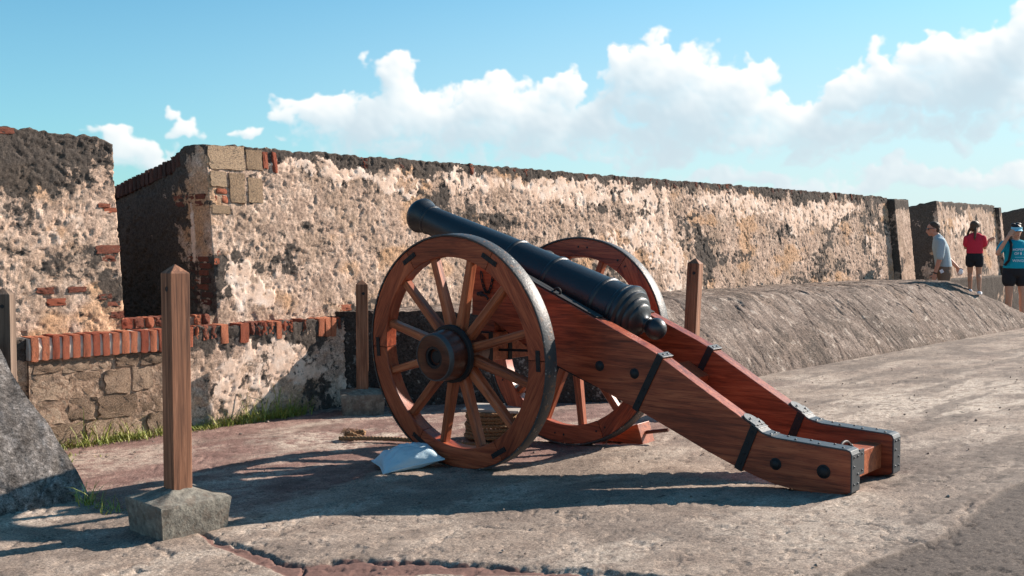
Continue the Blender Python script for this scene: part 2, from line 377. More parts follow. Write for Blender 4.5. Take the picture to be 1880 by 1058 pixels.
def mat_wood(name, dk, md, lt, grain=(2.2, 34, 34), rough=.42, coat=0., fine=1.):
    m, T, b = new_mat(name); v = obj_vec(T)
    vv = T.vm('ADD', v, T.vm('MULTIPLY', T.n('ShaderNodeCombineXYZ').outputs[0], (0, 0, 0)))
    cx = T.n('ShaderNodeCombineXYZ'); r = T.m('MULTIPLY', rand(T), 7.3)
    for i in range(3): T.put(cx.inputs[i], r)
    vv = T.vm('ADD', v, cx.outputs[0])
    big = T.noise(T.map(vv, (.9, 6, 6)), 1., 4, .6, .6)
    gr = T.noise(T.map(vv, grain), 1., 6, .68, .8)
    fi = T.noise(T.map(vv, (grain[0]*4, grain[1]*6, grain[2]*6)), 1., 3, .6)
    f = T.m('ADD', T.m('MULTIPLY', gr, .65), T.m('MULTIPLY', big, .35))
    c = T.ramp(f, [(.37, dk), (.5, md), (.63, lt)])
    c = T.mix(T.ss(fi, .53, .66, 0, .6*fine), c, dk)
    hs = T.n('ShaderNodeHueSaturation'); T.put(hs.inputs['Color'], c); T.put(hs.inputs['Value'], T.m('MULTIPLY_ADD', rand(T), .34, .83))
    T.L.new(hs.outputs[0], b.inputs['Base Color'])
    T.put(b.inputs['Roughness'], T.m('MULTIPLY_ADD', gr, .25, rough-.1)); b.inputs['Specular IOR Level'].default_value = .38
    bump(T, b, T.m('ADD', gr, T.m('MULTIPLY', fi, .6)), .25, .004)
    return m
def mat_iron(name, base=(.014, .016, .019), rough=.42, wear=0., spec=.5, bmp=.15, wearc=(.55, .52, .47), rust=0.):
    m, T, b = new_mat(name); v = obj_vec(T)
    n = T.noise(v, 60, 5, .6); n2 = T.noise(v, 9, 5, .6)
    c = T.mix(n2, tuple(q*.75 for q in base), tuple(q*1.4 for q in base))
    if wear:
        w_ = T.ss(T.m('ADD', T.m('MULTIPLY', n, .6), T.m('MULTIPLY', n2, .4)), .70-wear*.22, .76-wear*.22)
        c = T.mix(w_, c, wearc)
    if rust: c = T.mix(T.m('MULTIPLY', T.ss(T.noise(v, 30, 5, .65), .56, .66), rust), c, (.20, .085, .035))
    T.L.new(c, b.inputs['Base Color']); T.put(b.inputs['Roughness'], T.m('MULTIPLY_ADD', n, .2, rough-.1))
    b.inputs['Specular IOR Level'].default_value = spec
    bump(T, b, T.m('ADD', n, T.m('MULTIPLY', n2, .5)), bmp, .006)
    return m
def mat_plain(name, c, rough=.8, var=.25, sc=40, bd=.004, spec=.3, sheen=0.):
    m, T, b = new_mat(name); n = T.noise(obj_vec(T), sc, 5, .6)
    T.L.new(T.mix(n, tuple(q*(1-var) for q in c), tuple(min(1, q*(1+var)) for q in c)), b.inputs['Base Color'])
    b.inputs['Roughness'].default_value = rough; b.inputs['Specular IOR Level'].default_value = spec
    bump(T, b, n, .5, bd); return m
def mat_cloth(name, c, sc=420):
    m, T, b = new_mat(name); v = obj_vec(T)
    wv = T.n('ShaderNodeTexWave', wave_type='BANDS', bands_direction='X'); T.put(wv.inputs[0], v); wv.inputs['Scale'].default_value = sc; wv.inputs['Distortion'].default_value = 1
    wy = T.n('ShaderNodeTexWave', wave_type='BANDS', bands_direction='Y'); T.put(wy.inputs[0], v); wy.inputs['Scale'].default_value = sc; wy.inputs['Distortion'].default_value = 1
    n = T.noise(v, 26, 5, .6)
    f = T.m('MULTIPLY_ADD', T.m('ADD', wv.outputs[1], wy.outputs[1]), .25, T.m('MULTIPLY', n, .5))
    T.L.new(T.mix(f, tuple(q*.8 for q in c), tuple(min(1, q*1.15) for q in c)), b.inputs['Base Color'])
    b.inputs['Roughness'].default_value = .9; b.inputs['Specular IOR Level'].default_value = .15
    bump(T, b, f, .35, .003); return m

MW, MG, MBm = mat_wall(), mat_ground(), mat_berm()
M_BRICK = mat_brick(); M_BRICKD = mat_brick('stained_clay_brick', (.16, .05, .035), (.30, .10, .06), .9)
M_STONE = mat_stone('coral_stone', [(.3, (.13, .085, .06)), (.43, (.38, .255, .175)), (.56, (.55, .40, .29)), (.72, (.68, .54, .42))])
M_STONED = mat_stone('dark_coral_stone', [(.32, (.05, .035, .027)), (.45, (.20, .135, .095)), (.58, (.38, .27, .19)), (.74, (.56, .43, .33))])
M_QUOIN = mat_stone('ochre_stone', [(.3, (.10, .067, .045)), (.45, (.34, .235, .15)), (.58, (.52, .375, .25)), (.74, (.66, .53, .40))], 40, .010, .85)
M_MORTAR = mat_plain('lime_mortar', (.62, .53, .44), .95, .3, 60, .01)
M_BED = mat_stone('reddish_mortar', [(.3, (.10, .065, .045)), (.45, (.30, .20, .14)), (.6, (.46, .33, .24)), (.75, (.58, .46, .36))], 24)
M_WOOD = mat_wood('mahogany', (.085, .015, .008), (.28, .056, .023), (.44, .112, .046), rough=.40)
M_WOODL = mat_wood('mahogany_spoke', (.13, .032, .014), (.32, .085, .034), (.47, .150, .064), (2.5, 40, 40), rough=.42)
M_POST = mat_wood('weathered_post_wood', (.070, .028, .015), (.21, .092, .049), (.37, .185, .108), (1.4, 42, 42), .75)
M_POSTG = mat_wood('greyed_post_wood', (.055, .036, .026), (.14, .095, .068), (.24, .175, .13), (1.4, 42, 42), .8)
M_IRON = mat_iron('black_iron', (.012, .013, .015), .58, 0., .3)
M_IRONG = mat_iron('worn_iron_plate', (.036, .042, .047), .48, .12, .6, .2)
M_GUN = mat_iron('painted_gun_iron', (.010, .013, .017), .40, 0., .55, .22)
M_TYRE = mat_iron('worn_tyre_iron', (.034, .036, .038), .50, .52, .45, .4, (.52, .50, .46), .75)
M_HUB = mat_wood('dark_hub_wood', (.035, .010, .007), (.085, .024, .014), (.15, .045, .023), (2, 20, 20), .3)
M_CONC = mat_stone('concrete_foot', [(.3, (.10, .092, .078)), (.5, (.20, .185, .155)), (.65, (.28, .26, .215)), (.8, (.42, .39, .33))], 26, .006)
M_BAG = mat_cloth('pale_blue_canvas', (.50, .66, .74))
def mat_rope():
    m, T, b = new_mat('hemp_rope'); n = T.noise(obj_vec(T), 160, 4, .7)
    T.L.new(T.ramp(n, [(.3, (.10, .05, .022)), (.55, (.27, .155, .075)), (.75, (.45, .29, .16))]), b.inputs['Base Color'])
    b.inputs['Roughness'].default_value = .95; bump(T, b, n, .8, .004); return m
M_ROPE = mat_rope()
def mat_leaf():
    m, T, b = new_mat('grass_blade'); r = T.noise(obj_vec(T), 26, 4, .7)
    T.L.new(T.ramp(r, [(.35, (.09, .13, .015)), (.52, (.25, .28, .035)), (.66, (.50, .44, .17))]), b.inputs['Base Color'])
    b.inputs['Roughness'].default_value = .6; b.inputs['Transmission Weight'].default_value = 0.; return m
M_GRASS = mat_leaf()

# ------------------------------------------------------------------ frame of the fort: s along the parapet, q out from it, z up
U = np.array([.68335492, .73008633]); NR = np.array([.73008633, -.68335492]); Q0 = -7.124
def W(s, q, z):
    return Vector((s*U[0]+(q+Q0)*NR[0], s*U[1]+(q+Q0)*NR[1], z))
def Wn(s, q, z):
    s, q, z = np.broadcast_arrays(s, q, z)
    return np.stack([s*U[0]+(q+Q0)*NR[0], s*U[1]+(q+Q0)*NR[1], z], -1)
WALL_ROT = math.atan2(U[1], U[0])                    # local x = along the wall, local -y = out of it
def Mw(s, q, z, rz=0.): return Matrix.Translation(W(s, q, z)) @ Matrix.Rotation(WALL_ROT+rz, 4, 'Z')
def gz(q):
    xs = [-40, -3, 0, 1.2, 2.0, 2.7, 3.4, 4.1, 4.8, 5.6, 6.5, 9, 300]; zs = [-.06, -.06, -.06, -.035, -.018, .0, .035, .083, .132, .185, .235, .27, .27]
    return np.interp(q, xs, zs)
ct, st_ = math.cos(R_(PITCH)), math.sin(R_(PITCH))
def ray(x, y):
    X, Yc = (x-940)/FPX, (y-529)/FPX
    return Vector((X, ct-Yc*st_, -(Yc*ct+st_)))
def on_ground(x, y):
    d = ray(x, y); z = 0.
    for _ in range(30):
        k = (z-CAM_Z)/d.z; p = d*k; z = float(gz(p.x*NR[0]+p.y*NR[1]-Q0))
    return Vector((p.x, p.y, z))
def sq(p): return p.x*U[0]+p.y*U[1], p.x*NR[0]+p.y*NR[1]-Q0
def project(P):
    X, Y, Z = P[..., 0], P[..., 1], P[..., 2]-CAM_Z
    zc = np.maximum(Y*ct-Z*st_, 1e-3); return 940+FPX*X/zc, 529-FPX*(Y*st_+Z*ct)/zc

# ------------------------------------------------------------------ ground: one sheet to the horizon
def polyline_dist(x, y, pts):
    best = np.full(x.shape, 1e9)
    for (ax, ay), (bx, by) in zip(pts[:-1], pts[1:]):
        dx, dy = bx-ax, by-ay; t = np.clip(((x-ax)*dx+(y-ay)*dy)/(dx*dx+dy*dy), 0, 1)
        best = np.minimum(best, np.hypot(x-ax-t*dx, y-ay-t*dy))
    return best
def build_ground():
    th = np.concatenate([np.linspace(-180, -34, 50)[:-1], np.linspace(-34, 34, 640), np.linspace(34, 180, 50)[1:]])
    r = 1/np.linspace(1/2.9, 1/30., 430); r = np.concatenate([[.02, .6, 1.3, 2.1], r, np.geomspace(30, 900, 26)[1:]])
    A, Rr = np.meshgrid(np.radians(th), r, indexing='ij')
    X, Y = Rr*np.sin(A), Rr*np.cos(A)
    s, q = X*U[0]+Y*U[1], X*NR[0]+Y*NR[1]-Q0
    Z = gz(q)
    fx, fy = project(np.stack([X, Y, Z], -1))
    front = (Y > .5)
    wob = fbm(s*1.7, q*1.7, 5, 3)*16
    yb = np.interp(fx, [-400, 0, 150, 230, 430, 560, 700, 880, 1000, 1100, 1240, 1320, 2200], [880, 905, 922, 938, 962, 922, 874, 868, 850, 828, 792, 742, 640])
    pink = np.where(front, sstep(yb+wob-fy, -6, 14), 0.)*(.75+.35*fbm(s*.9, q*2.2, 4, 8))
    pink = pink*np.where(front, np.interp(fx, [0, 1150, 1450, 3000], [1, 1, .28, .25]), .3)
    pink = np.clip(pink+.14*sstep(fbm(s*.7, q*1.6, 4, 12), .1, .6), 0, 1)
    yd = np.interp(fx, [1500, 1540, 1600, 1660, 1720, 1770, 1800, 1840, 1880, 2300], [1090, 1064, 1034, 1008, 985, 955, 930, 906, 886, 700])
    dark = np.where(front & (fx > 1480), sstep(fy+wob*.5-yd, -4, 8), 0.)
    dark = np.maximum(dark, .45*sstep(fbm(s*1.1+5, q*2.0, 5, 21), .25, .7))
    brown = np.where(front, np.interp(fx, [1150, 1400, 1500, 3000], [0, .2, 1, 1]), .4)*sstep(fbm(s*.45, q*2.6, 5, 36, .6)+.25*sstep(q, 3.2, 1.8), .02, .36)
    for (cx, cy, rx, ry, k) in [(1500, 672, 170, 22, .9), (1700, 652, 200, 14, .9), (1720, 628, 170, 8, .8), (1640, 690, 200, 9, .6)]: brown = np.maximum(brown, np.where(front, k*sstep(1-np.hypot((fx-cx)/rx, (fy-cy)/ry)+.4*fbm(s*1.5, q*4, 4, 37), 0, .45), 0))
    dark = np.maximum(dark, .52*brown)
    lt = sstep(fbm(s*.8, q*2.4, 5, 31), .05, .5)*.55
    for (cx, cy, rx, ry, k) in [(1700, 745, 240, 34, 1.), (1560, 770, 130, 30, .8), (1800, 715, 140, 20, .9), (1520, 700, 100, 14, .7), (560, 810, 140, 20, .8), (740, 798, 80, 8, 1.), (1000, 800, 70, 12, .6), (60, 955, 70, 24, .7), (1500, 985, 260, 50, .45), (760, 970, 160, 40, .35)]:
        e = 1-np.hypot((fx-cx)/rx, (fy-cy)/ry); lt = np.maximum(lt, np.where(front, k*sstep(e+.35*fbm(s*3, q*4, 4, 33), 0, .5), 0))
    # the crack where the topping has broken away
    crack = [(360, 972), (395, 996), (440, 1008), (480, 1022), (520, 1039), (560, 1042), (640, 1034), (720, 1036), (800, 1036), (900, 1041), (1000, 1047), (1200, 1062), (1320, 1075)]
    rxp = fx+6*fbm(s*9, q*9, 3, 41); ryp = fy+5*fbm(s*9+7, q*9, 3, 42)
    d = np.where(front, polyline_dist(rxp, ryp, crack), 1e3)*np.maximum(Y, .1)/FPX
    below = np.interp(fx, [c[0] for c in crack], [c[1] for c in crack])
    zone = np.where(front & (fx > 330) & (fx < 1100), sstep(fy-below+wob*.3, -4, 4)*sstep(np.interp(fx, [340, 460, 560, 760, 1100], [6, 22, 26, 26, 12])-(fy-below)+wob*.4, -3, 5), 0.)
    c2 = [(560, 1042), (552, 1060), (548, 1090)]
    d = np.minimum(d, np.where(front, polyline_dist(rxp, ryp, c2), 1e3)*np.maximum(Y, .1)/FPX)
    # relief
    h = .006*fbm(s*.9, q*.9, 3, 51)+.0014*fbm(s*14, q*14, 4, 52)
    f1, f2, cid = worley(s*.55+.25*fbm(s*1.5, q*1.5, 4, 65), q*.75+.25*fbm(s*1.5+9, q*1.5, 4, 66), 64); fine = sstep(.022-(f2-f1), 0, .018)*sstep(fbm(s*.8, q*.8, 3, 67), -.15, .2); h -= .008*fine
    h -= .006*sstep(fbm(s*5.5, q*9, 4, 61, .6), .46, .60)*(.4+.6*(1-pink)); h -= .0035*sstep(fbm(s*15, q*23, 4, 62, .6), .40, .56)
    h += .0010*fbm(s*34, q*34, 3, 63)
    h -= .018*sstep(.009-d, 0, .008)+.007*zone
    h += .012*(1-pink)*(q > 1.5)-.012*sstep(dark, .5, 1)
    h *= np.where(front, 1, 0)*np.clip(1-(Rr-26)/6, 0, 1)
    Z = Z+h
    V = np.stack([X, Y, Z], -1).reshape(-1, 3)
    mask = np.stack([pink, dark, lt*(1-dark), zone], -1).reshape(-1, 4)
    o = mesh_np('ground', V, gridF(len(th), len(r)), MG, attrs={'mask': mask}); o['kind'] = 'structure'
    return o
build_ground()

# ------------------------------------------------------------------ walls
PATCH = [  # plaster patches left on the long parapet: s, z, half length, half height, strength
    (5.0, 2.0, .25, .10, .7), (5.5, 1.98, .5, .12, .9), (6.3, 1.90, .5, .16, .9), (7.1, 2.0, .35, .12, .9), (8.1, 1.92, .9, .16, .85), (9.5, 1.95, 1.0, .22, .9), (10.4, 1.55, .55, .55, 1.), (10.75, 1.0, .35, .45, .95),
    (9.6, 1.35, .45, .25, .6), (12.2, 1.9, 1.1, .24, .95), (13.9, 1.75, 1.0, .30, .9), (15.2, 1.8, .9, .25, .8), (16.5, 1.5, .9, .3, .6), (4.58, 1.05, .18, .30, .9), (4.85, .95, .25, .14, .8), (3.1, 1.45, .35, .10, .6), (2.6, 1.3, .4, .2, .5), (20.8, 1.7, 1.0, .4, .9), (4.10, 1.42, .045, .30, 1.3)]
def wall_masks(s, z, ztop, seed, black=0., orange=1.):
    zz = z+.10*fbm(s*5.5, z*.8, 4, seed+40)+.03*fbm(s*16, z*2.5, 3, seed+41)
    P = .40*fbm(s*1.3, z*1.7, 5, seed)-.44
    for (a, b, ra, rb, k) in PATCH: P = np.maximum(P, P+k*np.clip(1.3-np.hypot((s+.06*(zz-z)-a)/ra, (zz-b)/rb), 0, 1)*1.0)
    P = P+.20*fbm(s*7, z*7, 5, seed+3, .6)-.30*sstep(z-ztop, -.13, -.02)
    plaster = sstep(P, .08, .20)*(1-.85*sstep(fbm(s*4.5+1, z*5.5, 5, seed+50, .65), .22, .36))
    wv = .5+.5*fbm(s*1.1, z*.25, 3, seed+5)
    run = fbm(s*5, z*1.1, 4, seed+6)
    stain_shade = 1.2*sstep(z-ztop+.13*run, -.06-.30*wv, .0)+.62*sstep(fbm(s*.75+2, z*1.5, 6, seed+15, .62), .02, .42)+.42*sstep(fbm(s*2.2, z*1.2, 5, seed+7, .6), .08, .55)+.30*sstep(fbm(s*7, z*1.0, 4, seed+8), .2, .6)*sstep(z-ztop, -.8, -.1)
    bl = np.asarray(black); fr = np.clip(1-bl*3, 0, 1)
    stain_shade = np.clip(.88*stain_shade*(1-.72*plaster)+black*(.75+.5*fbm(s*3, z*1.4, 4, seed+9)), 0, 2.)  # black carries both real staining and painted shade
    og = orange*sstep(fbm(s*1.3+3, z*2.1, 4, seed+11), .22, .6)*(1-plaster)
    return plaster, stain_shade, og
def relief(s, z, plaster, seed, amp=1.):
    wx = s+.035*fbm(s*7, z*7, 3, seed+1); wz = z+.035*fbm(s*7+9, z*7, 3, seed+2)
    mod = .12*fbm(s*1.3, z*1.6, 3, seed+30)
    rub = .006*fbm(wx*2.2, wz*2.6, 3, seed, .5)-.002
    rub += .005*sstep(fbm(wx*4+3, wz*5, 6, seed+20, .68), -.03, .04)+.004*sstep(fbm(wx*9, wz*11, 5, seed+22, .68), .0, .07)
    g1 = np.abs(fbm(wx*6.5+7, wz*8.5, 5, seed+23, .62)); rub -= .011*sstep(.075+mod*.5-g1, 0, .07)
    g2 = np.abs(fbm(wx*15, wz*19, 4, seed+24, .62)); rub -= .007*sstep(.09+mod*.5-g2, 0, .08)
    rub -= .016*sstep(fbm(wx*12+4, wz*14, 5, seed+28, .62)+mod, .40, .52)
    rub += .0025*fbm(wx*34, wz*38, 3, seed+4, .6)
    f1, f2, cid = worley(wx*10, wz*13, seed+25)
    pla = .010+.004*fbm(s*3, z*3, 3, seed+6)-.014*sstep(fbm(wx*10, wz*13, 5, seed+27, .62), .44, .52)-.003*sstep(.03-np.abs(fbm(wx*2.2, wz*2.6, 5, seed+29, .6)), 0, .02)
    return amp*lerp(rub*.62, pla*.7, plaster)
def wall_sheet(name, path, z0, ztop, seed, res=.012, batter=0., black=None, orange=1., top_in=.5, amp=1., red=None, parent=None, zres=None, topnoise=.02):
    """a rough standing face that follows a horizontal path [(s, q, top drop)], with its top turned in behind it"""
    P = np.array(path, float); seg = np.hypot(np.diff(P[:, 0]), np.diff(P[:, 1])); L = np.concatenate([[0], np.cumsum(seg)])
    n = int(L[-1]/res)+2; t = np.unique(np.concatenate([np.linspace(0, L[-1], n), L]))
    s, q, dr = (np.interp(t, L, P[:, i]) for i in range(3))
    ds, dq = np.interp(t+.03, L, P[:, 0])-np.interp(t-.03, L, P[:, 0]), np.interp(t+.03, L, P[:, 1])-np.interp(t-.03, L, P[:, 1])
    ln = np.hypot(ds, dq); ns, nq = -dq/ln, ds/ln                          # outward normal in (s, q)
    flip = 1.
    zt = ztop-dr; zt = zt+topnoise*fbm(s*4+q*3, q*0+seed, 4, seed)+.012*fbm(s*15+q*11, q*0, 3, seed+1)
    nz = int((ztop-z0)/(zres or res))+2; b = np.linspace(0, 1, nz)
    S, Bv = np.meshgrid(t, b, indexing='ij'); ZT = zt[:, None]; Z = z0+(ZT-z0)*Bv
    kx = np.interp(S, L, P[:, 0])+np.interp(S, L, P[:, 1])+.14*(P[-1, 1] < -.05)              # noise coordinate
    bl = black(S, L, Z) if black else 0.
    pla, stn_shade, og = wall_masks(kx, Z, ZT, seed, bl, orange)
    d = relief(kx, Z, pla, seed, amp)
    Sx, Qx = s[:, None]+ns[:, None]*d, q[:, None]+nq[:, None]*d-batter*(Z-z0)
    rows_s, rows_q, rows_z = [Sx], [Qx], [Z]
    for inn, dz in ((.03, .010), (.10, .012), (.25, .0), (top_in, .0)):      # top surface, drawn inward
        o2 = d[:, -1:]-inn
        rows_s.append(s[:, None]+ns[:, None]*o2); rows_q.append(q[:, None]+nq[:, None]*o2-batter*(ZT-z0)); rows_z.append(ZT+dz*.6-np.maximum(nq, 0)[:, None]*(np.interp(inn, [0, .25, .5], [0, .05, .12]))+.006*fbm(kx[:, :1]*9, kx[:, :1]*0+inn*30, 3, seed))
    Sx, Qx, Z2 = np.concatenate(rows_s, 1), np.concatenate(rows_q, 1), np.concatenate(rows_z, 1)
    rd = red(Sx[:, :nz], Z) if red else np.zeros_like(pla)
    M = np.stack([pla, stn_shade, og, rd], -1)
    last = np.repeat(M[:, -1:], 4, 1); last[..., 0] = 0; last[..., 1] = 1.; M = np.concatenate([M, last], 1)
    return mesh_np(name, Wn(Sx, Qx, Z2).reshape(-1, 3), gridF(len(t), nz+4), MW, parent, {'mask': M.reshape(-1, 4)})

WT, LEDGE, SILL = 2.135, .705, .775
def jamb_shade(tc): return lambda S, L, Z: sstep(tc-S, 0., .45)*1.25+.32*sstep(tc-S, -.01, .01)  # shade of the port cheeks painted in as dark colour, deeper towards the back
BAT = .11
# long parapet between the two gun ports, with the shaded cheek of the near port
qb = -.14
long_wall = wall_sheet('parapet_wall', [(4.40, qb-2.3, .42), (4.37, qb-.55, .10), (4.36, qb-.35, .02), (4.37, qb, 0), (4.9, qb, 0), (17.30, qb, 0)], .60, WT, 11, .0125, BAT, jamb_shade(2.02))
tag(long_wall, kind='thing', label='long pitted parapet wall of peeling tan plaster behind the cannon', cat='wall')
left_wall = wall_sheet('parapet_wall', [(-1.2, qb, 0), (2.9, qb, -.01), (3.35, qb, .005), (3.60, qb, .05), (3.62, qb-.06, .05), (3.66, qb-2.3, .42)], .60, WT, 23, .0125, BAT, lambda S, L, Z: .62*sstep(Z+.16*fbm(S*2.1, Z*2, 4, 7), 1.52, 1.82)+.12*sstep(Z, 1.2, 1.5))
tag(left_wall, kind='thing', label='rough parapet wall at the far left with a black stained top', cat='wall')
mid_wall = wall_sheet('parapet_wall', [(19.5, qb-2.3, .42), (19.5, qb, 0), (22.65, qb, 0)], .60, WT, 37, .03, BAT, lambda S, L, Z: .8*jamb_shade(2.32)(S, L, Z))
tag(mid_wall, kind='thing', label='short parapet wall beyond the second gun port behind the man and girl', cat='wall')
far_wall = wall_sheet('parapet_wall', [(24.6, qb-2.3, .42), (24.6, qb, 0), (46, qb, 0)], .60, WT, 43, .06, BAT, jamb_shade(2.6))
tag(far_wall, kind='thing', label='farthest parapet wall showing at the right edge behind the woman', cat='wall')
def solid_core(s0, s1, parent, q1=-.45, zt=WT-.10, q0=-2.2):
    m = MB(); V = [W(s, q, z) for s in (s0, s1) for q in (q0, q1) for z in (-.2, zt if q == q1 else zt-.40)]
    m.add(V, [(0, 1, 3, 2), (4, 6, 7, 5), (0, 4, 5, 1), (2, 3, 7, 6), (0, 2, 6, 4), (1, 5, 7, 3)]); return m.build('wall_core', M_MORTAR, parent)
solid_core(4.66, 17.1, long_wall); solid_core(-1.2, 3.36, left_wall); solid_core(20.1, 22.4, mid_wall); solid_core(24.9, 46, far_wall)
# upright edge strips at the ports on the right
def edge_strip(s0, s1, parent, zt=WT-.01, proud=.17, seed=5):
    o = wall_sheet('edge_pilaster', [(s0, qb-.3, 0), (s0, qb+proud, 0), (s1, qb+proud, 0), (s1, qb-.4, 0)], .60, zt, seed, .03, BAT, lambda S, L, Z: .45*sstep(.40-S, -.02, .02)-.25*sstep(S-.40, -.02, .02), 0., .1, .6)  # shade painted on the left return, light on the front
    o.parent = parent; return o
edge_strip(17.36, 17.95, long_wall, WT-.03, .10); edge_strip(22.70, 22.86, mid_wall, WT-.04, .06, 6)

# ledge (firing step) under the parapet
def red_band(S, Z): return np.zeros_like(Z)
def ledge_black(s0): return lambda S, L, Z: .18+.5*sstep(fbm(S*1.7, S*0, 3, 4), 0, .5)+1.1*sstep(S-s0, 0, .8)
ledge_l = wall_sheet('ledge_wall', [(-1.2, -.01, 0), (2.80, -.01, 0), (3.86, -.01, 0)], -.22, LEDGE-.008, 61, .012, .0, None, .8, .35, .7)
tag(ledge_l, kind='thing', label='low brick capped ledge of stone blocks left of the nearest post', cat='ledge')
PATCH += [(4.45, .25, .35, .25, .9), (4.75, .38, .3, .2, .8), (5.05, .33, .25, .22, 1.), (4.6, .08, .5, .12, .6), (5.6, .2, .4, .2, .5)]
ledge_r = wall_sheet('ledge_wall', [(3.87, 0., 0), (6.4, 0., 0), (19, 0, 0)], -.22, LEDGE-.006, 67, .013, .0, ledge_black(1.95), .5, .35, .9)
tag(ledge_r, kind='thing', label='low black stained ledge with peeling plaster and broken brick edge behind the left wheel', cat='ledge')
ledge_f = wall_sheet('ledge_wall', [(19.02, 0., 0), (30, 0, 0), (46, 0, 0)], -.22, LEDGE-.006, 71, .05, .0, lambda S, L, Z: 1.4+0*S, .2, .35, .9)  # shadow on this ledge put in as an even dark colour
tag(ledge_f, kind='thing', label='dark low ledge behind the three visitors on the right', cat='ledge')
# sill of the near port
sl_ = MB(); V = [W(s, q, z) for s in (3.50, 4.46) for (q, z) in ((-.165, .50), (-.165, SILL), (-2.4, SILL-.24), (-2.4, .4))]
sl_.add(V, [(0, 1, 2, 3), (7, 6, 5, 4), (0, 4, 5, 1), (1, 5, 6, 2), (2, 6, 7, 3), (3, 7, 4, 0)]); sill = sl_.build('gun_port_sill', M_STONED); tag(sill, 'stained stone sill of the gun port above the brick ledge', 'sill', kind='thing')

# --- single bricks and stones, shared rough meshes scaled per piece
def rough_block(seed, nx, nz, amp):
    """unit block x,y,z in -.5...5, front (y = -.5) uneven, edges worn"""
    rs = np.random.RandomState(seed); bm = bmesh.new(); bmesh.ops.create_cube(bm, size=1.)
    bmesh.ops.subdivide_edges(bm, edges=bm.edges[:], cuts=nx, use_grid_fill=True)
    for v in bm.verts:
        e = sum(abs(abs(c)-.5) < 1e-4 for c in v.co)
        k = .985 if e == 2 else (.965 if e == 3 else 1.)
        v.co = v.co*k+Vector(rs.normal(0, amp, 3))
    return bm
def block_variants(name, n, cuts, amp, mat):
    out = []
    for i in range(n):
        bm = rough_block(100+i, cuts, cuts, amp); me = D.meshes.new(name); bm.to_mesh(me); bm.free(); me.materials.append(mat)
        me.polygons.foreach_set('use_smooth', [True]*len(me.polygons)); me.set_sharp_from_angle(angle=R_(50)); out.append(me)
    return out
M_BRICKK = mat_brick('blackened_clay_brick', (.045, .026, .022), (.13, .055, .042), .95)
BRK = block_variants('brick', 4, 2, .03, M_BRICKK)
BRL = block_variants('brick', 6, 2, .013, M_BRICK); BR = block_variants('brick', 6, 3, .026, M_BRICK); BRD = block_variants('brick', 6, 3, .036, M_BRICKD)
ST = block_variants('stone', 5, 4, .028, M_STONE); STD = block_variants('stone', 4, 4, .035, M_STONED); QU = block_variants('stone', 4, 4, .014, M_QUOIN)
def piece(meshes, name, parent, s0, s1, z0, z1, qf, depth, tilt=0., rz=0., lean=0.):
    o = D.objects.new(name, rng.choice(meshes)); link(o, parent)
    c = Mw((s0+s1)/2, qf-depth/2, (z0+z1)/2, rz) @ Matrix.Rotation(-lean, 4, 'X') @ Matrix.Rotation(tilt, 4, 'Y')
    o.matrix_world = c @ Matrix.Diagonal((s1-s0, depth, z1-z0, 1)); return o
# left ledge: soldier bricks with wide pale joints
mb = MB(); V = [W(s, q, z) for s in (2.835, 3.835) for (q, z) in ((.030, .556), (.0350, .64), (.022, .700), (-.135, .706), (-.135, .556))]
mb.add(V, [(0, 1, 2, 3, 4), (9, 8, 7, 6, 5)]+[(i, i+5, (i+1) % 5+5, (i+1) % 5) for i in range(5)]); mb.build('mortar_bed', M_MORTAR, ledge_l)
for i in range(14):
    a = 2.850+i*.0708+rng.uniform(-.003, .003); wd = .0505+rng.uniform(-.004, .004); dq = rng.uniform(-.004, .004) - (.002 if i in (1, 10) else 0)
    piece(BRL, 'brick', ledge_l, a, a+wd, .55+rng.uniform(-.006, .006), (.714+rng.uniform(-.006, .003)), .0425+dq, .185, rng.uniform(-.04, .04))
mb = MB(); mb.box((0, 0, 0), (1.01, .12, .64)); o = mb.build('mortar_bed', M_BED, ledge_l); o.matrix_world = Mw(3.345, -.049, .235)
def rowstones(parent, rows, qf=.017):
    for (z0, z1, cells, ms) in rows:
        for (a, b) in cells:
            piece(ms if rng.random() < .75 else (STD if ms is ST else ST), 'stone', parent, a, b, z0+rng.uniform(-.006, .006), z1+rng.uniform(-.006, .006), qf+rng.uniform(-.006, .008), .16, rng.uniform(-.03, .03))
rowstones(ledge_l, [(.455, .545, [(2.87, 3.05), (3.07, 3.25), (3.27, 3.43), (3.45, 3.62), (3.64, 3.80)], STD), (.27, .445, [(2.85, 3.10), (3.12, 3.34), (3.36, 3.55), (3.57, 3.72)], ST),
                     (.10, .26, [(2.86, 3.08), (3.10, 3.30), (3.32, 3.60), (3.62, 3.82)], STD), (-.10, .09, [(2.86, 3.2), (3.23, 3.46), (3.48, 3.66), (3.68, 3.84)], STD)])
rowstones(ledge_l, [(.27, .44, [(3.745, 3.845)], STD)], .0)
# right ledge: broken row of bricks in the plaster edge
for i, (a, b) in enumerate([(4.017, 4.062), (4.09, 4.118), (4.302, 4.366), (4.474, 4.55), (4.56, 4.608), (4.62, 4.676), (4.683, 4.733), (4.745, 4.796), (4.809, 4.86), (4.868, 4.925), (4.932, 4.971), (5.071, 5.104), (5.227, 5.285), (5.296, 5.351), (5.358, 5.408), (5.436, 5.465), (5.529, 5.602), (5.609, 5.661), (4.15, 4.20), (4.22, 4.27)]):
    full = i in (0, 2, 3, 8, 12, 13, 14, 16)
    piece(BRL if full else (BR if rng.random() < .5 else BRD), 'brick', ledge_r, a, b, (.55 if full else .60)+rng.uniform(0, .02), .712, .012 if full else .004, .2, rng.uniform(-.05, .05))
for k in range(9): piece(BRD, 'brick', ledge_r, 5.75+k*.13, 5.82+k*.13, .59, .712, .008, .2, rng.uniform(-.05, .05))
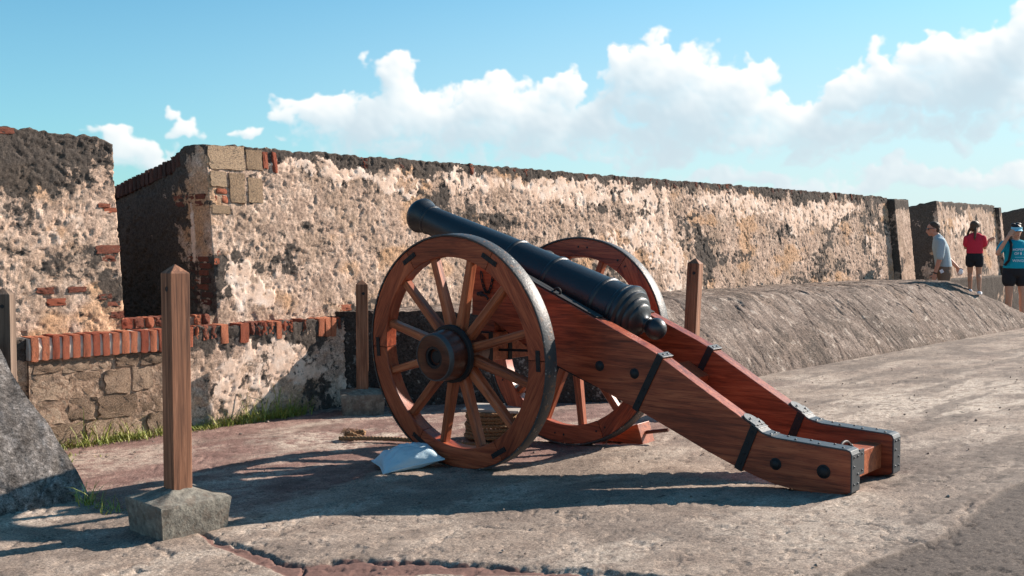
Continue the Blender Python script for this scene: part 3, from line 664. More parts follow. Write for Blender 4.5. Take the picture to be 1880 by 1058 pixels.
# sill bricks under the port
for i, (a, b) in enumerate([(3.58, 3.66), (3.68, 3.75), (3.77, 3.83), (3.85, 3.92), (3.94, 4.00), (4.02, 4.10), (4.17, 4.22), (4.24, 4.30)]):
    piece(BRD if i % 2 else BR, 'brick', sill, a, b, .715, SILL+.012, -.145, .17, rng.uniform(-.05, .05))
# quoins and bricks of the long wall's corner
def qw(z): return qb-BAT*(z-.60)
def front(meshes, name, cells, parent, proud=.03, depth=.12):
    for (a, b, z0, z1) in cells: piece(meshes, name, parent, a, b, z0, z1, qw((z0+z1)/2)+proud+rng.uniform(-.006, .006), depth, rng.uniform(-.03, .03), 0., BAT)
front(QU, 'stone', [(4.385, 4.72, 1.93, 2.125), (4.735, 4.885, 1.94, 2.11), (4.39, 4.535, 1.79, 1.915), (4.56, 4.70, 1.66, 1.91), (4.735, 4.87, 1.67, 1.88), (4.39, 4.55, 1.575, 1.645)], long_wall, .010)
front(BR, 'brick', [(4.895, 4.94, 1.96, 2.10), (4.985, 5.03, 1.93, 2.10), (4.44, 4.53, 1.735, 1.775), (4.41, 4.46, 1.675, 1.72), (4.48, 4.54, 1.66, 1.72), (5.56, 5.70, .745, .80), (4.375, 4.42, 1.17, 1.22), (4.38, 4.44, 1.24, 1.28)], long_wall, .006)
front(BRD+BR, 'brick', [(3.42, 3.60, 1.265, 1.325), (3.45, 3.57, 1.205, 1.255), (3.50, 3.60, 1.56, 1.60), (3.46, 3.55, 1.60, 1.63), (3.05, 3.18, .90, .95), (2.98, 3.10, .985, 1.03), (3.46, 3.58, .86, .91), (3.42, 3.52, .93, .97), (3.5, 3.6, .79, .84), (2.80, 2.90, 2.09, 2.135), (2.68, 2.78, 2.09, 2.14), (3.2, 3.33, .99, 1.03)], left_wall, .006)
# brick courses and coping on the shaded cheek
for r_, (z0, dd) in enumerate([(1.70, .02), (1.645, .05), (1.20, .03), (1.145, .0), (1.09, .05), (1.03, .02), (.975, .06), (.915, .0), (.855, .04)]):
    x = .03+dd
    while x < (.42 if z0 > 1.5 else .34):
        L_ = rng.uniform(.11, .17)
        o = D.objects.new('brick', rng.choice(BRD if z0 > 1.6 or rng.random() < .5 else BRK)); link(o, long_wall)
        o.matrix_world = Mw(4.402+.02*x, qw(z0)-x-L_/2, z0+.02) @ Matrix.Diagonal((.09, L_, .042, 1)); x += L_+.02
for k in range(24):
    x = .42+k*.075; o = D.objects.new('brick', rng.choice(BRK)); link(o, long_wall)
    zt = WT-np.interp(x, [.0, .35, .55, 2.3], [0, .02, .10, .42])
    o.matrix_world = Mw(4.418, qb-.16-x, zt-.055) @ Matrix.Diagonal((.12, .06, .12, 1))
# bricks along the weathered top edge of the long wall
for k in range(60):
    a = 5.15+k*.2+rng.uniform(-.05, .05)
    if rng.random() < .55: piece(BRK if rng.random() < .6 else BRD, 'brick', long_wall, a, a+.07, WT-.11, WT-.004+rng.uniform(-.01, .012), qw(WT)+.004, .2, rng.uniform(-.05, .05))

# ------------------------------------------------------------------ concrete ramps on both sides of the gun place
PROF = np.array([(-.13, .775), (.45, .765), (.84, .748), (.93, .725), (1.02, .67), (1.18, .55), (1.42, .38), (1.62, .17), (1.74, .02), (1.80, -.12)])
def ramp_mesh(name, s0f, s1f, n_s, n_p, endz, seed, dark_end, mask_top, label):
    L = np.concatenate([[0], np.cumsum(np.hypot(*np.diff(PROF, axis=0).T))]); t = np.linspace(0, L[-1], n_p)
    q, z = np.interp(t, L, PROF[:, 0]), np.interp(t, L, PROF[:, 1])
    a = np.linspace(0, 1, n_s)
    A, Q = np.meshgrid(a, q, indexing='ij'); Z = np.repeat(z[None], n_s, 0)
    S = s0f(Q)+(s1f(Q)-s0f(Q))*A
    hz = .018*fbm(S*1.1, Q*1.9, 5, seed)+.004*fbm(S*9, Q*7, 4, seed+1)
    f1, f2, cid = worley(S*9+Q*4, Q*7-S*2, seed+2); hz -= .008*sstep(.36-f1, 0, .25)*(cid > .7)
    f1, f2, cid = worley(S*21+Q*9, Q*15, seed+3); hz -= .004*sstep(.4-f1, 0, .25)*(cid > .5)
    st = fbm(S*5.5+Q*1.2, Q*2.4, 4, seed+4); hz += .005*np.abs(st)-.002; hz -= .006*sstep(fbm(S*12+Q*2, Q*5, 4, seed+8), .25, .45); crk = np.abs(fbm(S*1.1+.35*Q, Q*.5, 4, seed+9)); hz -= .022*sstep(.035-crk, 0, .03)
    Z = Z+hz
    if endz is not None: Z = np.minimum(Z, endz(S, Q)+hz)
    V = [Wn(S, Q, Z).reshape(-1, 3)]; F = [gridF(n_s, n_p)]
    m0 = np.zeros(S.shape+(4,)); m0[..., 1] = mask_top
    mk = [m0.reshape(-1, 4)]; base = S.size
    # cut end face, its shade put in as a darker colour
    for side in dark_end:
        col = 0 if side == 'a' else -1; nb = 60
        b = np.linspace(0, 1, nb)[None]; zt = Z[col][:, None]; zz = -.2+(zt+.2)*b; ss = np.repeat(S[col][:, None], nb, 1); qq = np.repeat(Q[col][:, None], nb, 1)
        d = relief(qq*1.3+ss*.4, zz, np.zeros_like(zz), seed+7, 1.1)*sstep(1-b, 0, .04)
        ss = ss-(d if side == 'a' else -d)
        V.append(Wn(ss, qq, zz).reshape(-1, 3)); F.append(gridF(n_p, nb, base, side == 'a'))
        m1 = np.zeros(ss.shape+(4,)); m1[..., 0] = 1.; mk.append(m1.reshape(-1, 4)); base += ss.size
    o = mesh_np(name, np.concatenate(V), np.concatenate(F), MBm, None, {'mask': np.concatenate(mk)})
    tag(o, label, 'ramp'); return o
def ramp_end(S, Q):
    s0 = 16.75+.25*Q; run = .9+.75*sstep(Q, .3, 1.3); return .76-.80*np.clip((S-s0)/run, 0, 1.4)
ramp_r = ramp_mesh('concrete_ramp', lambda q: 5.50+np.maximum(q, 0)*.92, lambda q: 19.2+0*q, 900, 150, ramp_end, 81, 'a', 0., 'long weathered concrete ramp sloping up to the parapet right of the cannon')
ramp_l = ramp_mesh('concrete_ramp', lambda q: -1.5+0*q, lambda q: 2.25+.095*q+.04*np.sin(q*4), 300, 150, None, 91, 'b', .9, 'dark grey rough concrete ramp end at the lower left edge')
#==STRUCTURE_END
# ------------------------------------------------------------------ the cannon (x back along the trail, y along the axle away from the viewer, z up)
C1 = (-.346584, 6.052744); CROT = R_(-40.15657)
cannon = empty('field_cannon', (C1[0], C1[1], 0), CROT)
tag(cannon, 'black iron field cannon on a red wooden two wheeled carriage pointing at the parapet', 'cannon')
CM = Matrix.Translation((C1[0], C1[1], 0)) @ Matrix.Rotation(CROT, 4, 'Z')
MIDY, Y0, Y1, Y2, Y3 = .622, .308, .398, .846, .936
# --- barrel
AX0 = Vector((-.926, MIDY, 1.549)); AXD = Vector((.992+.926, 0, .859-1.549)).normalized()
def axis_M(o, d):
    d = d.normalized(); x = d.cross(Vector((0, 0, 1))).normalized(); z = x.cross(d)
    return Matrix(((x.x, d.x, z.x, o.x), (x.y, d.y, z.y, o.y), (x.z, d.z, z.z, o.z), (0, 0, 0, 1)))
BM = axis_M(AX0, AXD)
prof = [(.45, .046), (.0, .046), (-.002, .060), (-.004, .088), (.004, .100), (.020, .112), (.034, .1185), (.050, .121), (.068, .118), (.085, .110), (.105, .1015), (.128, .0965), (.134, .1015), (.142, .1035), (.150, .1015), (.156, .0965), (.162, .0985), (.170, .0955),
        (.40, .108), (.70, .124), (.930, .1355), (.936, .143), (.946, .146), (.956, .143), (.962, .1365), (.972, .140), (.982, .138), (1.262, .146), (1.268, .152), (1.280, .1555), (1.292, .152), (1.298, .147), (1.312, .150), (1.326, .1485),
        (1.652, .159), (1.658, .165), (1.668, .168), (1.678, .165), (1.684, .160), (1.700, .1625), (1.712, .161), (1.782, .163), (1.788, .169), (1.798, .172), (1.808, .169), (1.812, .166), (1.822, .178), (1.838, .183), (1.852, .180), (1.858, .168), (1.864, .160), (1.872, .1615), (1.882, .157), (1.888, .144), (1.893, .134), (1.902, .135), (1.911, .129), (1.917, .116), (1.923, .105), (1.932, .104), (1.940, .096), (1.948, .078), (1.957, .059), (1.966, .046), (1.974, .039), (1.983, .036)]
barrel = MB().lathe(prof, 72, caps=False).build('barrel', M_GUN, cannon, 40, M=BM)
ballp = [(1.981, .036), (1.986, .046), (1.992, .0465), (1.997, .042)]+[(2.047-.062*math.cos(a), .064*math.sin(a)) for a in [R_(q) for q in range(42, 172, 8)]]+[(2.108, .010), (2.113, .0)]
MB().lathe(ballp, 40, caps=False).build('cascabel_knob', M_GUN, barrel, 45)
tr = MB().lathe([(-.285, .050), (-.283, .052), (.283, .052), (.285, .050)], 28, M=Matrix.Rotation(R_(90), 4, 'Z') @ Matrix.Identity(4))
tr.build('trunnion', M_GUN, barrel, 50, M=Matrix.Translation((0, .96, -.02)))
vent = MB().lathe([(0, .012), (.006, .011), (.007, .004)], 12, M=Matrix.Translation((0, 1.74, .157)) @ Matrix.Rotation(R_(90), 4, 'X')); vent.build('vent', M_GUN, barrel, 40)
# --- cheeks
OUT = [(-.125, 1.292), (.10, 1.213), (.40, 1.089), (1.134, .786), (1.205, .752), (1.245, .727), (1.517, .571), (1.773, .428), (1.81, .405), (1.848, .388), (1.90, .380), (2.255, .366), (2.270, .361), (2.276, .348),
       (2.276, .172), (2.262, .163), (2.20, .146), (2.10, .138), (2.02, .139), (1.943, .147), (1.87, .157), (1.80, .174), (1.694, .205), (1.515, .268), (1.074, .444), (.983, .476), (.782, .551), (.547, .634), (.303, .733), (.034, .880), (-.05, .902), (-.13, .905)]
IRON_END = [(1.848, .388), (1.90, .380), (2.255, .366), (2.270, .361), (2.276, .348), (2.276, .172), (2.262, .163)]
def thick_line(pts, th):
    """offset an x-z line outward (left of travel) to a strip outline"""
    o = []
    for i, p in enumerate(pts):
        a, b = Vector(pts[max(i-1, 0)]), Vector(pts[min(i+1, len(pts)-1)]); d = (b-a).normalized(); o.append((p[0]-d.y*th, p[1]+d.x*th))
    return o
def rivet(mb, c, n, r=.0065, h=.005):
    M = axis_M(Vector(c), Vector(n)); mb.lathe([(0, r), (h*.6, r*.85), (h, r*.35)], 8, M=M)
def strap_band(x0, z0, x1, z1, wd, y0, y1, parent, plate):
    """flat iron strap round the cheek from its top edge (x0, z0) to its under edge (x1, z1)"""
    d = Vector((x1-x0, z1-z0)); L = d.length; d.normalize(); n = Vector((-d.y, d.x)); t = .007; m = MB()
    ang = math.atan2(d.y, d.x)
    for y in (y0-t/2-.0005, y1+t/2+.0005):
        a, b = Vector((x0, z0)), Vector((x1, z1)); V = []
        for p in (a+n*wd/2, a-n*wd/2, b-n*wd/2, b+n*wd/2):
            for s in (-t/2, t/2): V.append((p.x, y+s, p.y))
        m.add(V, [(0, 2, 4, 6), (1, 7, 5, 3), (0, 1, 3, 2), (2, 3, 5, 4), (4, 5, 7, 6), (6, 7, 1, 0)])
        for f in (.13, .38, .62, .86):
            p = a+d*L*f; rivet(m, (p.x, y+math.copysign(t/2, y-(y0+y1)/2), p.y), (0, math.copysign(1, y-(y0+y1)/2), 0), .008)
    p = Vector((x1, z1))+d*.003; M = Matrix.Rotation(-ang, 4, 'Y') @ Matrix.Identity(4)
    m.box((p.x, (y0+y1)/2, p.y), (t, y1-y0+2*t, wd), M)
    o = m.build('strap', M_IRON, parent, None, .0015)
    # top plate of the strap with two rivets
    sl = plate; k = MB(); M2 = Matrix.Rotation(sl, 4, 'Y'); up = M2 @ Vector((0, 0, 1)); c = Vector((x0, (y0+y1)/2, z0))+up*.005
    k.box(c, (wd*1.05, y1-y0+2*t, .008), M2)
    for yy in (-.022, .022): rivet(k, c+up*.004+Vector((0, yy, 0)), up, .008)
    k.build('strap_plate', M_IRONG, parent, None, .0012)
def cheek(y0, y1, near):
    c = MB().prism(OUT, y0, y1).build('cheek', M_WOOD, cannon, None, .004)
    m = MB(); out = thick_line(IRON_END, .007); ol = IRON_END+out[::-1]; m.prism(ol, y0-.003, y1+.003)
    for i, (x, z) in enumerate([(1.93, .380), (1.99, .378), (2.05, .375), (2.11, .373), (2.17, .370), (2.23, .368)]): rivet(m, (x, y0+(.02 if i % 2 else .066), z+.006), (.04, 0, 1), .007, .006)
    for i, z in enumerate([.335, .29, .25, .205]): rivet(m, (2.282, y0+(.022 if i % 2 else .066), z), (1, 0, 0), .007, .006)
    rivet(m, (2.282, y0+.022, .335), (1, 0, 0), .007, .006); rivet(m, (2.282, y0+.066, .205), (1, 0, 0), .007, .006)
    m.build('end_plate', M_IRONG, c, None, .0012)
    # lipped plate where the trail bends
    k = MB(); ln = [(1.772, .430), (1.795, .413), (1.822, .396), (1.848, .3895), (1.872, .3865)]; k.prism(ln+thick_line(ln, .009)[::-1], y0-.004, y1+.004)
    for (x, z) in ((1.80, .417), (1.86, .395)):
        for yy in (.02, .068): rivet(k, (x, y0+yy, z), (.35, 0, 1), .008, .006)
    k.build('bend_plate', M_IRONG, c, None, .0015)
    hg = MB(); ln = [(1.722, .4575), (1.775, .4285)]; n_ = 10
    cap = MB(); V = []
    M2 = Matrix.Rotation(R_(29.3), 4, 'Y'); cc = Vector((1.745, (y0+y1)/2, .4495))
    cap.lathe([(0, .046), (.009, .046)], 20, M=Matrix.Translation(cc+Vector((-.006, 0, 0))) @ M2 @ Matrix.Rotation(R_(90), 4, 'X')); cap.box(cc+M2 @ Vector((.024, 0, .005)), (.042, y1-y0+.010, .009), M2)
    for yy in (-.02, .02): rivet(cap, cc+M2 @ Vector((-.005 if yy < 0 else .03, yy, .010)), M2 @ Vector((0, 0, 1)), .008, .006)
    cap.build('hinge_plate', M_IRONG, c, 40, .001)
    strap_band(1.228, .741, 1.074, .443, .040, y0, y1, c, R_(28)); strap_band(1.782, .424, 1.694, .205, .044, y0, y1, c, R_(30))
    # iron bearing strip with the trunnion cap on the upper edge
    s = MB(); ln = [(-.12, 1.291), (.10, 1.214), (.40, 1.090), (.80, .9245)]; s.prism(ln+thick_line(ln, .008)[::-1], y0+.012, y1-.012); s.build('bearing_plate', M_IRON, c, None, .001)
    e = MB(); M2 = Matrix.Rotation(R_(22.4), 4, 'Y'); ec = Vector((.50, (y0+y1)/2, 1.062)); e.tube([ec+M2 @ Vector((.022*math.cos(a), 0, .022*math.sin(a))) for a in [i*math.pi/8 for i in range(16)]], .007, 8, closed=True)
    e.lathe([(0, .012), (.16, .010), (.165, .004)], 10, M=axis_M(ec+Vector((-.02, 0, -.006)), M2 @ Vector((-1, 0, 0)))); e.build('cap_key', M_IRON, c, 40)
    tc = MB(); cx = Vector((-.02, (y0+y1)/2, 1.225)); arc = [(cx.x+.064*math.cos(a), cx.z+.064*math.sin(a)) for a in [R_(q) for q in range(-10, 171, 15)]]; tc.prism(arc+thick_line(arc, -.010)[::-1], y0+.012, y1-.012); tc.build('trunnion_cap', M_IRON, c, None, .001)
    ys = -1 if near else 1; yo = y0 if near else y1
    for (x, z, r) in ((.834, .660, .024), (1.065, .636, .024), (1.896, .255, .025), (2.143, .252, .028)):
        b = MB().lathe([(0, r*1.22), (.003, r*1.2), (.004, r), (.012, r*.9), (.018, r*.55), (.020, .002)], 20, M=axis_M(Vector((x, yo, z)), Vector((0, ys, 0)))); b.build('bolt', M_IRON, c, 50)
    return c
ch_n = cheek(Y0, Y1, True); ch_f = cheek(Y2, Y3, False)
# hook and hanging chain on the near cheek
hk = MB(); hk.lathe([(0, .018), (.006, .017), (.008, .009), (.03, .009)], 12, M=axis_M(Vector((-.05, Y0, 1.035)), Vector((0, -1, 0))))
hk.tube([Vector((-.05, Y0-.03, 1.035)), Vector((-.02, Y0-.035, 1.033)), Vector((.01, Y0-.03, 1.026)), Vector((.028, Y0-.03, 1.012)), Vector((.026, Y0-.03, 1.0))], [.008, .009, .008, .007, .004], 8)
hk.ball((-.05, Y0-.030, 1.036), .012); hk.build('hook', M_IRON, ch_n, 60)
chain = MB(); pth = [Vector((-.045+.10*t, Y0-.010, 1.165-.11*math.sin(math.pi*min(1, t*1.05))**.7-.02*t)) for t in [i/11 for i in range(12)]]
for i in range(11):
    a, b = pth[i], pth[i+1]; m_ = (a+b)/2; d = (b-a).normalized(); L = (b-a).length*.72; s_ = Vector((0, 1, 0)) if i % 2 else d.cross(Vector((0, 1, 0)))
    chain.tube([m_+d*(L*math.cos(q))+s_*(.0085*math.sin(q)) for q in [k*math.pi/5 for k in range(10)]], .0032, 6, closed=True)
chain.build('chain', M_IRON, ch_n, 60)
# cross pieces
def cross(name, c, size, mat=M_WOOD, rot=0., bevel=.004): return MB().box(c, size, Matrix.Rotation(rot, 4, 'Y')).build(name, mat, cannon, None, bevel)
tm = cross('transom', (2.165, MIDY, .255), (.11, Y2-Y1, .125), M_WOODL); cross('transom', (1.13, MIDY, .575), (.16, Y2-Y1, .11), rot=R_(28)); cross('transom', (.05, MIDY, .98), (.14, Y2-Y1, .12), rot=R_(22))
pl_ = MB().box((2.279, Y1+.028, .30), (.008, .055, .12)); [rivet(pl_, (2.283, Y1+.028, z), (1, 0, 0), .006) for z in (.26, .34)]; pl_.build('corner_plate', M_IRONG, tm, None, .001)
hd = MB(); hd.tube([Vector((2.13, MIDY-.11+.022*k, .316+.038*math.sin(k*math.pi/7)**.6)) for k in range(8)], .007, 8); hd.ball((2.13, MIDY-.11, .319), .014); hd.ball((2.13, MIDY+.044, .319), .014); hd.build('trail_handle', M_IRON, tm, 60)
ax = MB().box((0, (.0+1.152)/2, .720), (.13, 1.0, .17)).build('axle_bed', M_WOODL, cannon, None, .006)
MB().box((-.02, MIDY, .865), (.12, .60, .12)).build('bolster', M_WOOD, ax, None, .004)
[MB().box((.0, y, .72), (.142, .035, .184)).build('axle_band', M_IRON, ax, None, .002) for y in (.26, .44, .81, .98)]
ln = [(.06, .69), (.30, .70), (.56, .612), (.80, .53)]; [MB().prism(ln+thick_line(ln, .012)[::-1], y-.02, y+.02).build('axle_stay', M_IRON, ax, None, .001) for y in (.353, .891)]
# --- wheels
RW = .70; NSP = 12
def make_felloe():
    """one sixth of the rim, local y 0 (face) to .088, centred on angle 90 degrees"""
    m = MB(); g = R_(.22); a0, a1 = R_(60)+g, R_(120)-g; n = 14; V = []
    ring = [(.567, .005), (.572, .0), (.684, .0), (.688, .004), (.688, .084), (.684, .088), (.572, .088), (.567, .083)]
    for i in range(n+1):
        a = a0+(a1-a0)*i/n; V += [(r*math.cos(a), y, r*math.sin(a)) for r, y in ring]
    k = len(ring); F = [(i*k+j, i*k+(j+1) % k, (i+1)*k+(j+1) % k, (i+1)*k+j) for i in range(n) for j in range(k)]+[tuple(range(k)), tuple(n*k+j for j in reversed(range(k)))]
    return m.add(V, F).mesh('felloe', M_WOOD, 35)
def make_spoke():
    m = MB(); secs = [(.135, .030, .036), (.30, .026, .032), (.50, .0235, .029), (.575, .0235, .029)]; V = []
    for z, hx, hy in secs:
        bx_ = .35
        V += [(-hx*(1-bx_), z, -hy), (hx*(1-bx_), z, -hy), (hx, z, -hy*(1-bx_)), (hx, z, hy*(1-bx_)), (hx*(1-bx_), z, hy), (-hx*(1-bx_), z, hy), (-hx, z, hy*(1-bx_)), (-hx, z, -hy*(1-bx_))]
    F = [(i*8+j, i*8+(j+1) % 8, (i+1)*8+(j+1) % 8, (i+1)*8+j) for i in range(3) for j in range(8)]+[tuple(range(8)), tuple(24+j for j in reversed(range(8)))]
    # long axis along local x so that the grain runs with the spoke
    m.add([(z, y, -x) for x, z, y in V], F)
    return m.mesh('spoke', M_WOODL, 30)
ME_F, ME_S = make_felloe(), make_spoke()
mp = MB(); mp.box((0, -.002, .628), (.030, .006, .125), None); [rivet(mp, (0, -.005, .628+q), (0, -1, 0), .006, .004) for q in (-.045, .045)]
# the joint plate lies along the rim
mp = MB(); mp.box((0, -.002, .640), (.118, .006, .028)); [rivet(mp, (q, -.005, .640), (0, -1, 0), .006, .004) for q in (-.042, .042)]; ME_P = mp.mesh('joint_plate', M_IRON)
def mesh_child(name, me, parent, M=None):
    o = D.objects.new(name, me); link(o, parent)
    if M is not None: o.matrix_local = M
    return o
def wheel(center, n, outer, phase):
    n = Vector(n).normalized(); x = n.cross(Vector((0, 0, 1))).normalized(); z = x.cross(n); c = Vector(center)
    M = Matrix(((x.x, n.x, z.x, c.x), (x.y, n.y, z.y, c.y), (x.z, n.z, z.z, c.z), (0, 0, 0, 1))) @ Matrix.Rotation(R_(phase), 4, 'Y')
    r = empty('wheel', parent=cannon); r.matrix_local = M
    for k in range(6):
        mesh_child('felloe', ME_F, r, Matrix.Rotation(R_(60*k), 4, 'Y'))
        if outer < 0: mesh_child('joint_plate', ME_P, r, Matrix.Rotation(R_(60*k+30), 4, 'Y'))
    for k in range(12): mesh_child('spoke', ME_S, r, Matrix.Rotation(R_(30*k+15), 4, 'Y') @ Matrix.Translation((0, .046, 0)))
    if outer > 0:
        pn = MB(); rivet(pn, (.632, 0, 0), (0, -1, 0), .008, .003); pm = pn.mesh('pin', M_IRON)
        for k in range(12):
            for q in (-3.2, 3.2): mesh_child('pin', pm, r, Matrix.Rotation(R_(30*k+q), 4, 'Y'))
    MB().lathe([(-.003, .6885), (-.004, .698), (0, .700), (.088, .700), (.092, .698), (.091, .6885)], 120, caps=False).build('tyre', M_TYRE, r, 50)
    s = -1 if outer < 0 else 1; y = lambda t: .044+s*t                      # t grows outward from the spokes
    hub = [(y(-.17), .085), (y(-.165), .105), (y(-.06), .140), (y(-.045), .146), (y(.045), .146), (y(.06), .150), (y(.11), .149), (y(.17), .142), (y(.206), .1345), (y(.209), .129), (y(.207), .066), (y(.180), .064), (y(.179), .0)]
    h = MB().lathe(hub, 56, caps=False).build('hub', M_HUB, r, 40)
    MB().lathe([(y(.048), .145), (y(.046), .168), (y(.050), .172), (y(.074), .171), (y(.077), .168), (y(.078), .145)], 56, caps=False).build('hub_band', M_IRON, h, 40)
    MB().lathe([(y(.184), .137), (y(.182), .1415), (y(.207), .1375), (y(.210), .135), (y(.210), .1285)], 56, caps=False).build('hub_band', M_IRONG, h, 40)
    bx2 = MB().lathe([(y(.203), .067), (y(.203), .050), (y(.14), .047)], 32, caps=False); bx2.lathe([(y(.10), .036), (y(.184), .036), (y(.187), .033), (y(.188), .0)], 20, caps=False); bx2.box((.02, y(.178), 0), (.05, .014, .02)); bx2.build('axle_end', M_IRON, h, 40)
    return r
wheel((0, 0, .6979), (-.0021, .99738, .07231), -1, 0)
wheel((0, 1.152, .6928), (-.05455, .99168, -.11659), 1, 4)

# ------------------------------------------------------------------ posts on concrete feet
def post(px, py, top_z, wd, rz, lean, ft, label, mat, foot=True, dark=False):
    g = on_ground(px, py) if not isinstance(px, Vector) else px
    return g
def make_post(loc, h, wd, rz, lean, label, mat, foot=(.44, .40, .155, .085), hole=True):
    r = empty('rope_post', loc, rz); tag(r, label, 'post', 'wooden posts round the cannon')
    fx, fy, f1, f2 = foot; m = MB(); f = .93
    ring = [(-fx/2*f, -fy/2*f, -.03), (fx/2*f, -fy/2*f, -.03), (fx/2*f, fy/2*f, -.03), (-fx/2*f, fy/2*f, -.03)]
    bm = bmesh.new(); lv = []
    N = 9
    def lvl(sx, sy, z):
        vs = []
        for (ax, ay, bx, by) in ((-1, -1, 1, -1), (1, -1, 1, 1), (1, 1, -1, 1), (-1, 1, -1, -1)):
            for i in range(N):
                t = i/N; x, y = (ax+(bx-ax)*t)*sx/2, (ay+(by-ay)*t)*sy/2
                e = rng.uniform(-.006, .006); vs.append(bm.verts.new((x*(1+e), y*(1+e), z+rng.uniform(-.003, .003))))
        return vs
    L = [lvl(fx*.90, fy*.90, -.05), lvl(fx*.915, fy*.915, .012), lvl(fx*.955, fy*.955, f1*.5), lvl(fx, fy, f1*.94), lvl(fx*.975, fy*.975, f1), lvl(fx*.75, fy*.75, f1+f2*.22), lvl(wd*1.35, wd*1.35, f1+f2*.85), lvl(wd*1.1, wd*1.1, f1+f2)]
    for a, b in zip(L[:-1], L[1:]):
        for i in range(len(a)): bm.faces.new((a[i], a[(i+1) % len(a)], b[(i+1) % len(a)], b[i]))
    bm.faces.new(L[-1]); bm.faces.new(L[0][::-1]); bmesh.ops.recalc_face_normals(bm, faces=bm.faces)
    me = D.meshes.new('foot'); bm.to_mesh(me); bm.free(); me.materials.append(M_CONC); me.polygons.foreach_set('use_smooth', [True]*len(me.polygons)); me.set_sharp_from_angle(angle=R_(38))
    link(D.objects.new('foot', me), r)
    # shaft with a four sided point; its long side is local x so that the grain runs up
    w2 = wd/2; b = MB(); zb = f1*.5; zt = h-.042
    V = [(z, y, x) for z in (zb, zt) for (x, y) in ((-w2, -w2), (w2, -w2), (w2, w2), (-w2, w2))]+[(h, 0, 0)]
    b.add(V, [(0, 1, 2, 3), (0, 4, 5, 1), (1, 5, 6, 2), (2, 6, 7, 3), (3, 7, 4, 0), (4, 8, 5), (5, 8, 6), (6, 8, 7), (7, 8, 4)])
    sh = b.build('shaft', mat, r, None, .003, M=Matrix.Rotation(R_(lean[0]), 4, 'X') @ Matrix.Rotation(R_(lean[1]), 4, 'Y') @ Matrix.Rotation(R_(-90), 4, 'Y') @ Matrix.Scale(-1, 4, (0, 0, 1)) @ Matrix.Identity(4))
    if hole:
        hm = MB().lathe([(-w2-.0015, .0125), (-w2-.0005, .0125), (-w2+.0, .0105)], 16, caps=False); hm.lathe([(-w2-.0008, .0), (-w2-.0008, .0108)], 16, caps=False)
        o = hm.build('rope_hole', M_IRON, sh); o.matrix_local = Matrix.Translation((h-.115, 0, .01)) @ Matrix.Rotation(0, 4, 'X')
    return r
def ground_loc(p, sink=0.): return (p.x, p.y, p.z-sink)
# nearest post: its foot's front corner touches the paving at photo point (320, 984)
p1 = Vector((-1.555, 4.775, 0)); p1.z = float(gz(sq(p1)[1]))+.012
make_post(p1, 1.235, .095, R_(-44+46.9-46.9), (0, 0), 'nearest reddish wooden post on a rough concrete foot, left of the cannon', M_POST, (.35, .35, .155, .04))
p2 = Vector((-1.235, 8.50, 0)); p2.z = float(gz(sq(p2)[1]))
make_post(p2, 1.10, .095, R_(10), (0, 0), 'wooden post on a dark concrete foot against the ledge, partly behind the left wheel', M_POST, (.36, .36, .17, .03))
p3 = Vector((1.365, 8.0, 0)); p3.z = float(gz(sq(p3)[1]))
make_post(p3, 1.235, .095, R_(-30), (0, 2.6), 'leaning wooden post behind the cannon in front of the long ramp', M_POST, (.34, .34, .15, .06))
p4 = Vector((-3.16, 6.42, 0)); p4.z = -.03
make_post(p4, 1.10, .11, R_(8), (0, 0), 'shaded wooden post cut by the left edge behind the grey ramp end', M_POSTG, (.34, .34, .15, .06))

# ------------------------------------------------------------------ things lying on the paving
def pillow(loc, rz, L, Wd, H):
    n = 44; V = []; bm = bmesh.new()
    for side in (1, -1):
        for i in range(n+1):
            for j in range(n+1):
                u, v = i/n*2-1, j/n*2-1
                pin = 1-.10*(1-abs(u)**1.2)*abs(v)**6-0*u; pin2 = 1-.10*(1-abs(v)**1.2)*abs(u)**6
                e = max(0, (1-u**2)*(1-v**2)); z = side*H/2*(e**.55)
                wr = .007*math.sin(11*u+6*v+3*u*v)*(1-e)**2*e**.1+.006*abs(math.sin(5*u-7*v))*e**.3+.010*float(fbm(np.array([u*2.2+side]), np.array([v*2.2]), 3, 77)[0])*min(1, 3*e)
                V.append((u*L/2*pin2, v*Wd/2*pin, (z+wr) if side > 0 else z*.55+wr*.4))
    V = np.array(V); F = np.concatenate([gridF(n+1, n+1), gridF(n+1, n+1, (n+1)**2, True)])
    o = mesh_np('sandbag', V, F, M_BAG); bmx = bmesh.new(); bmx.from_mesh(o.data); bmesh.ops.remove_doubles(bmx, verts=bmx.verts, dist=.0008); bmx.to_mesh(o.data); bmx.free()
    o.location = loc; o.rotation_euler = rz
    seam = MB(); pts = []
    for (a, b, fx) in ((-1, 1, 0), (1, 1, 1), (1, -1, 2), (-1, -1, 3)):
        for k in range(12):
            t = k/12*2-1
            u, v = [(t, 1), (1, -t), (-t, -1), (-1, t)][fx]
            pin = 1-.10*(1-abs(u)**1.2)*abs(v)**6; pin2 = 1-.10*(1-abs(v)**1.2)*abs(u)**6; pts.append((u*L/2*pin2*1.004, v*Wd/2*pin*1.004, .0))
    seam.tube(pts, .006, 6, closed=True); seam.build('seam', M_BAG, o, 60); return o
bp = on_ground(752, 862); bag = pillow((bp.x-.015, bp.y+.03, bp.z+.050), (R_(3), R_(-9), R_(20)), .37, .30, .175)
tag(bag, 'pale blue canvas sandbag wedged under the left wheel', 'sandbag')
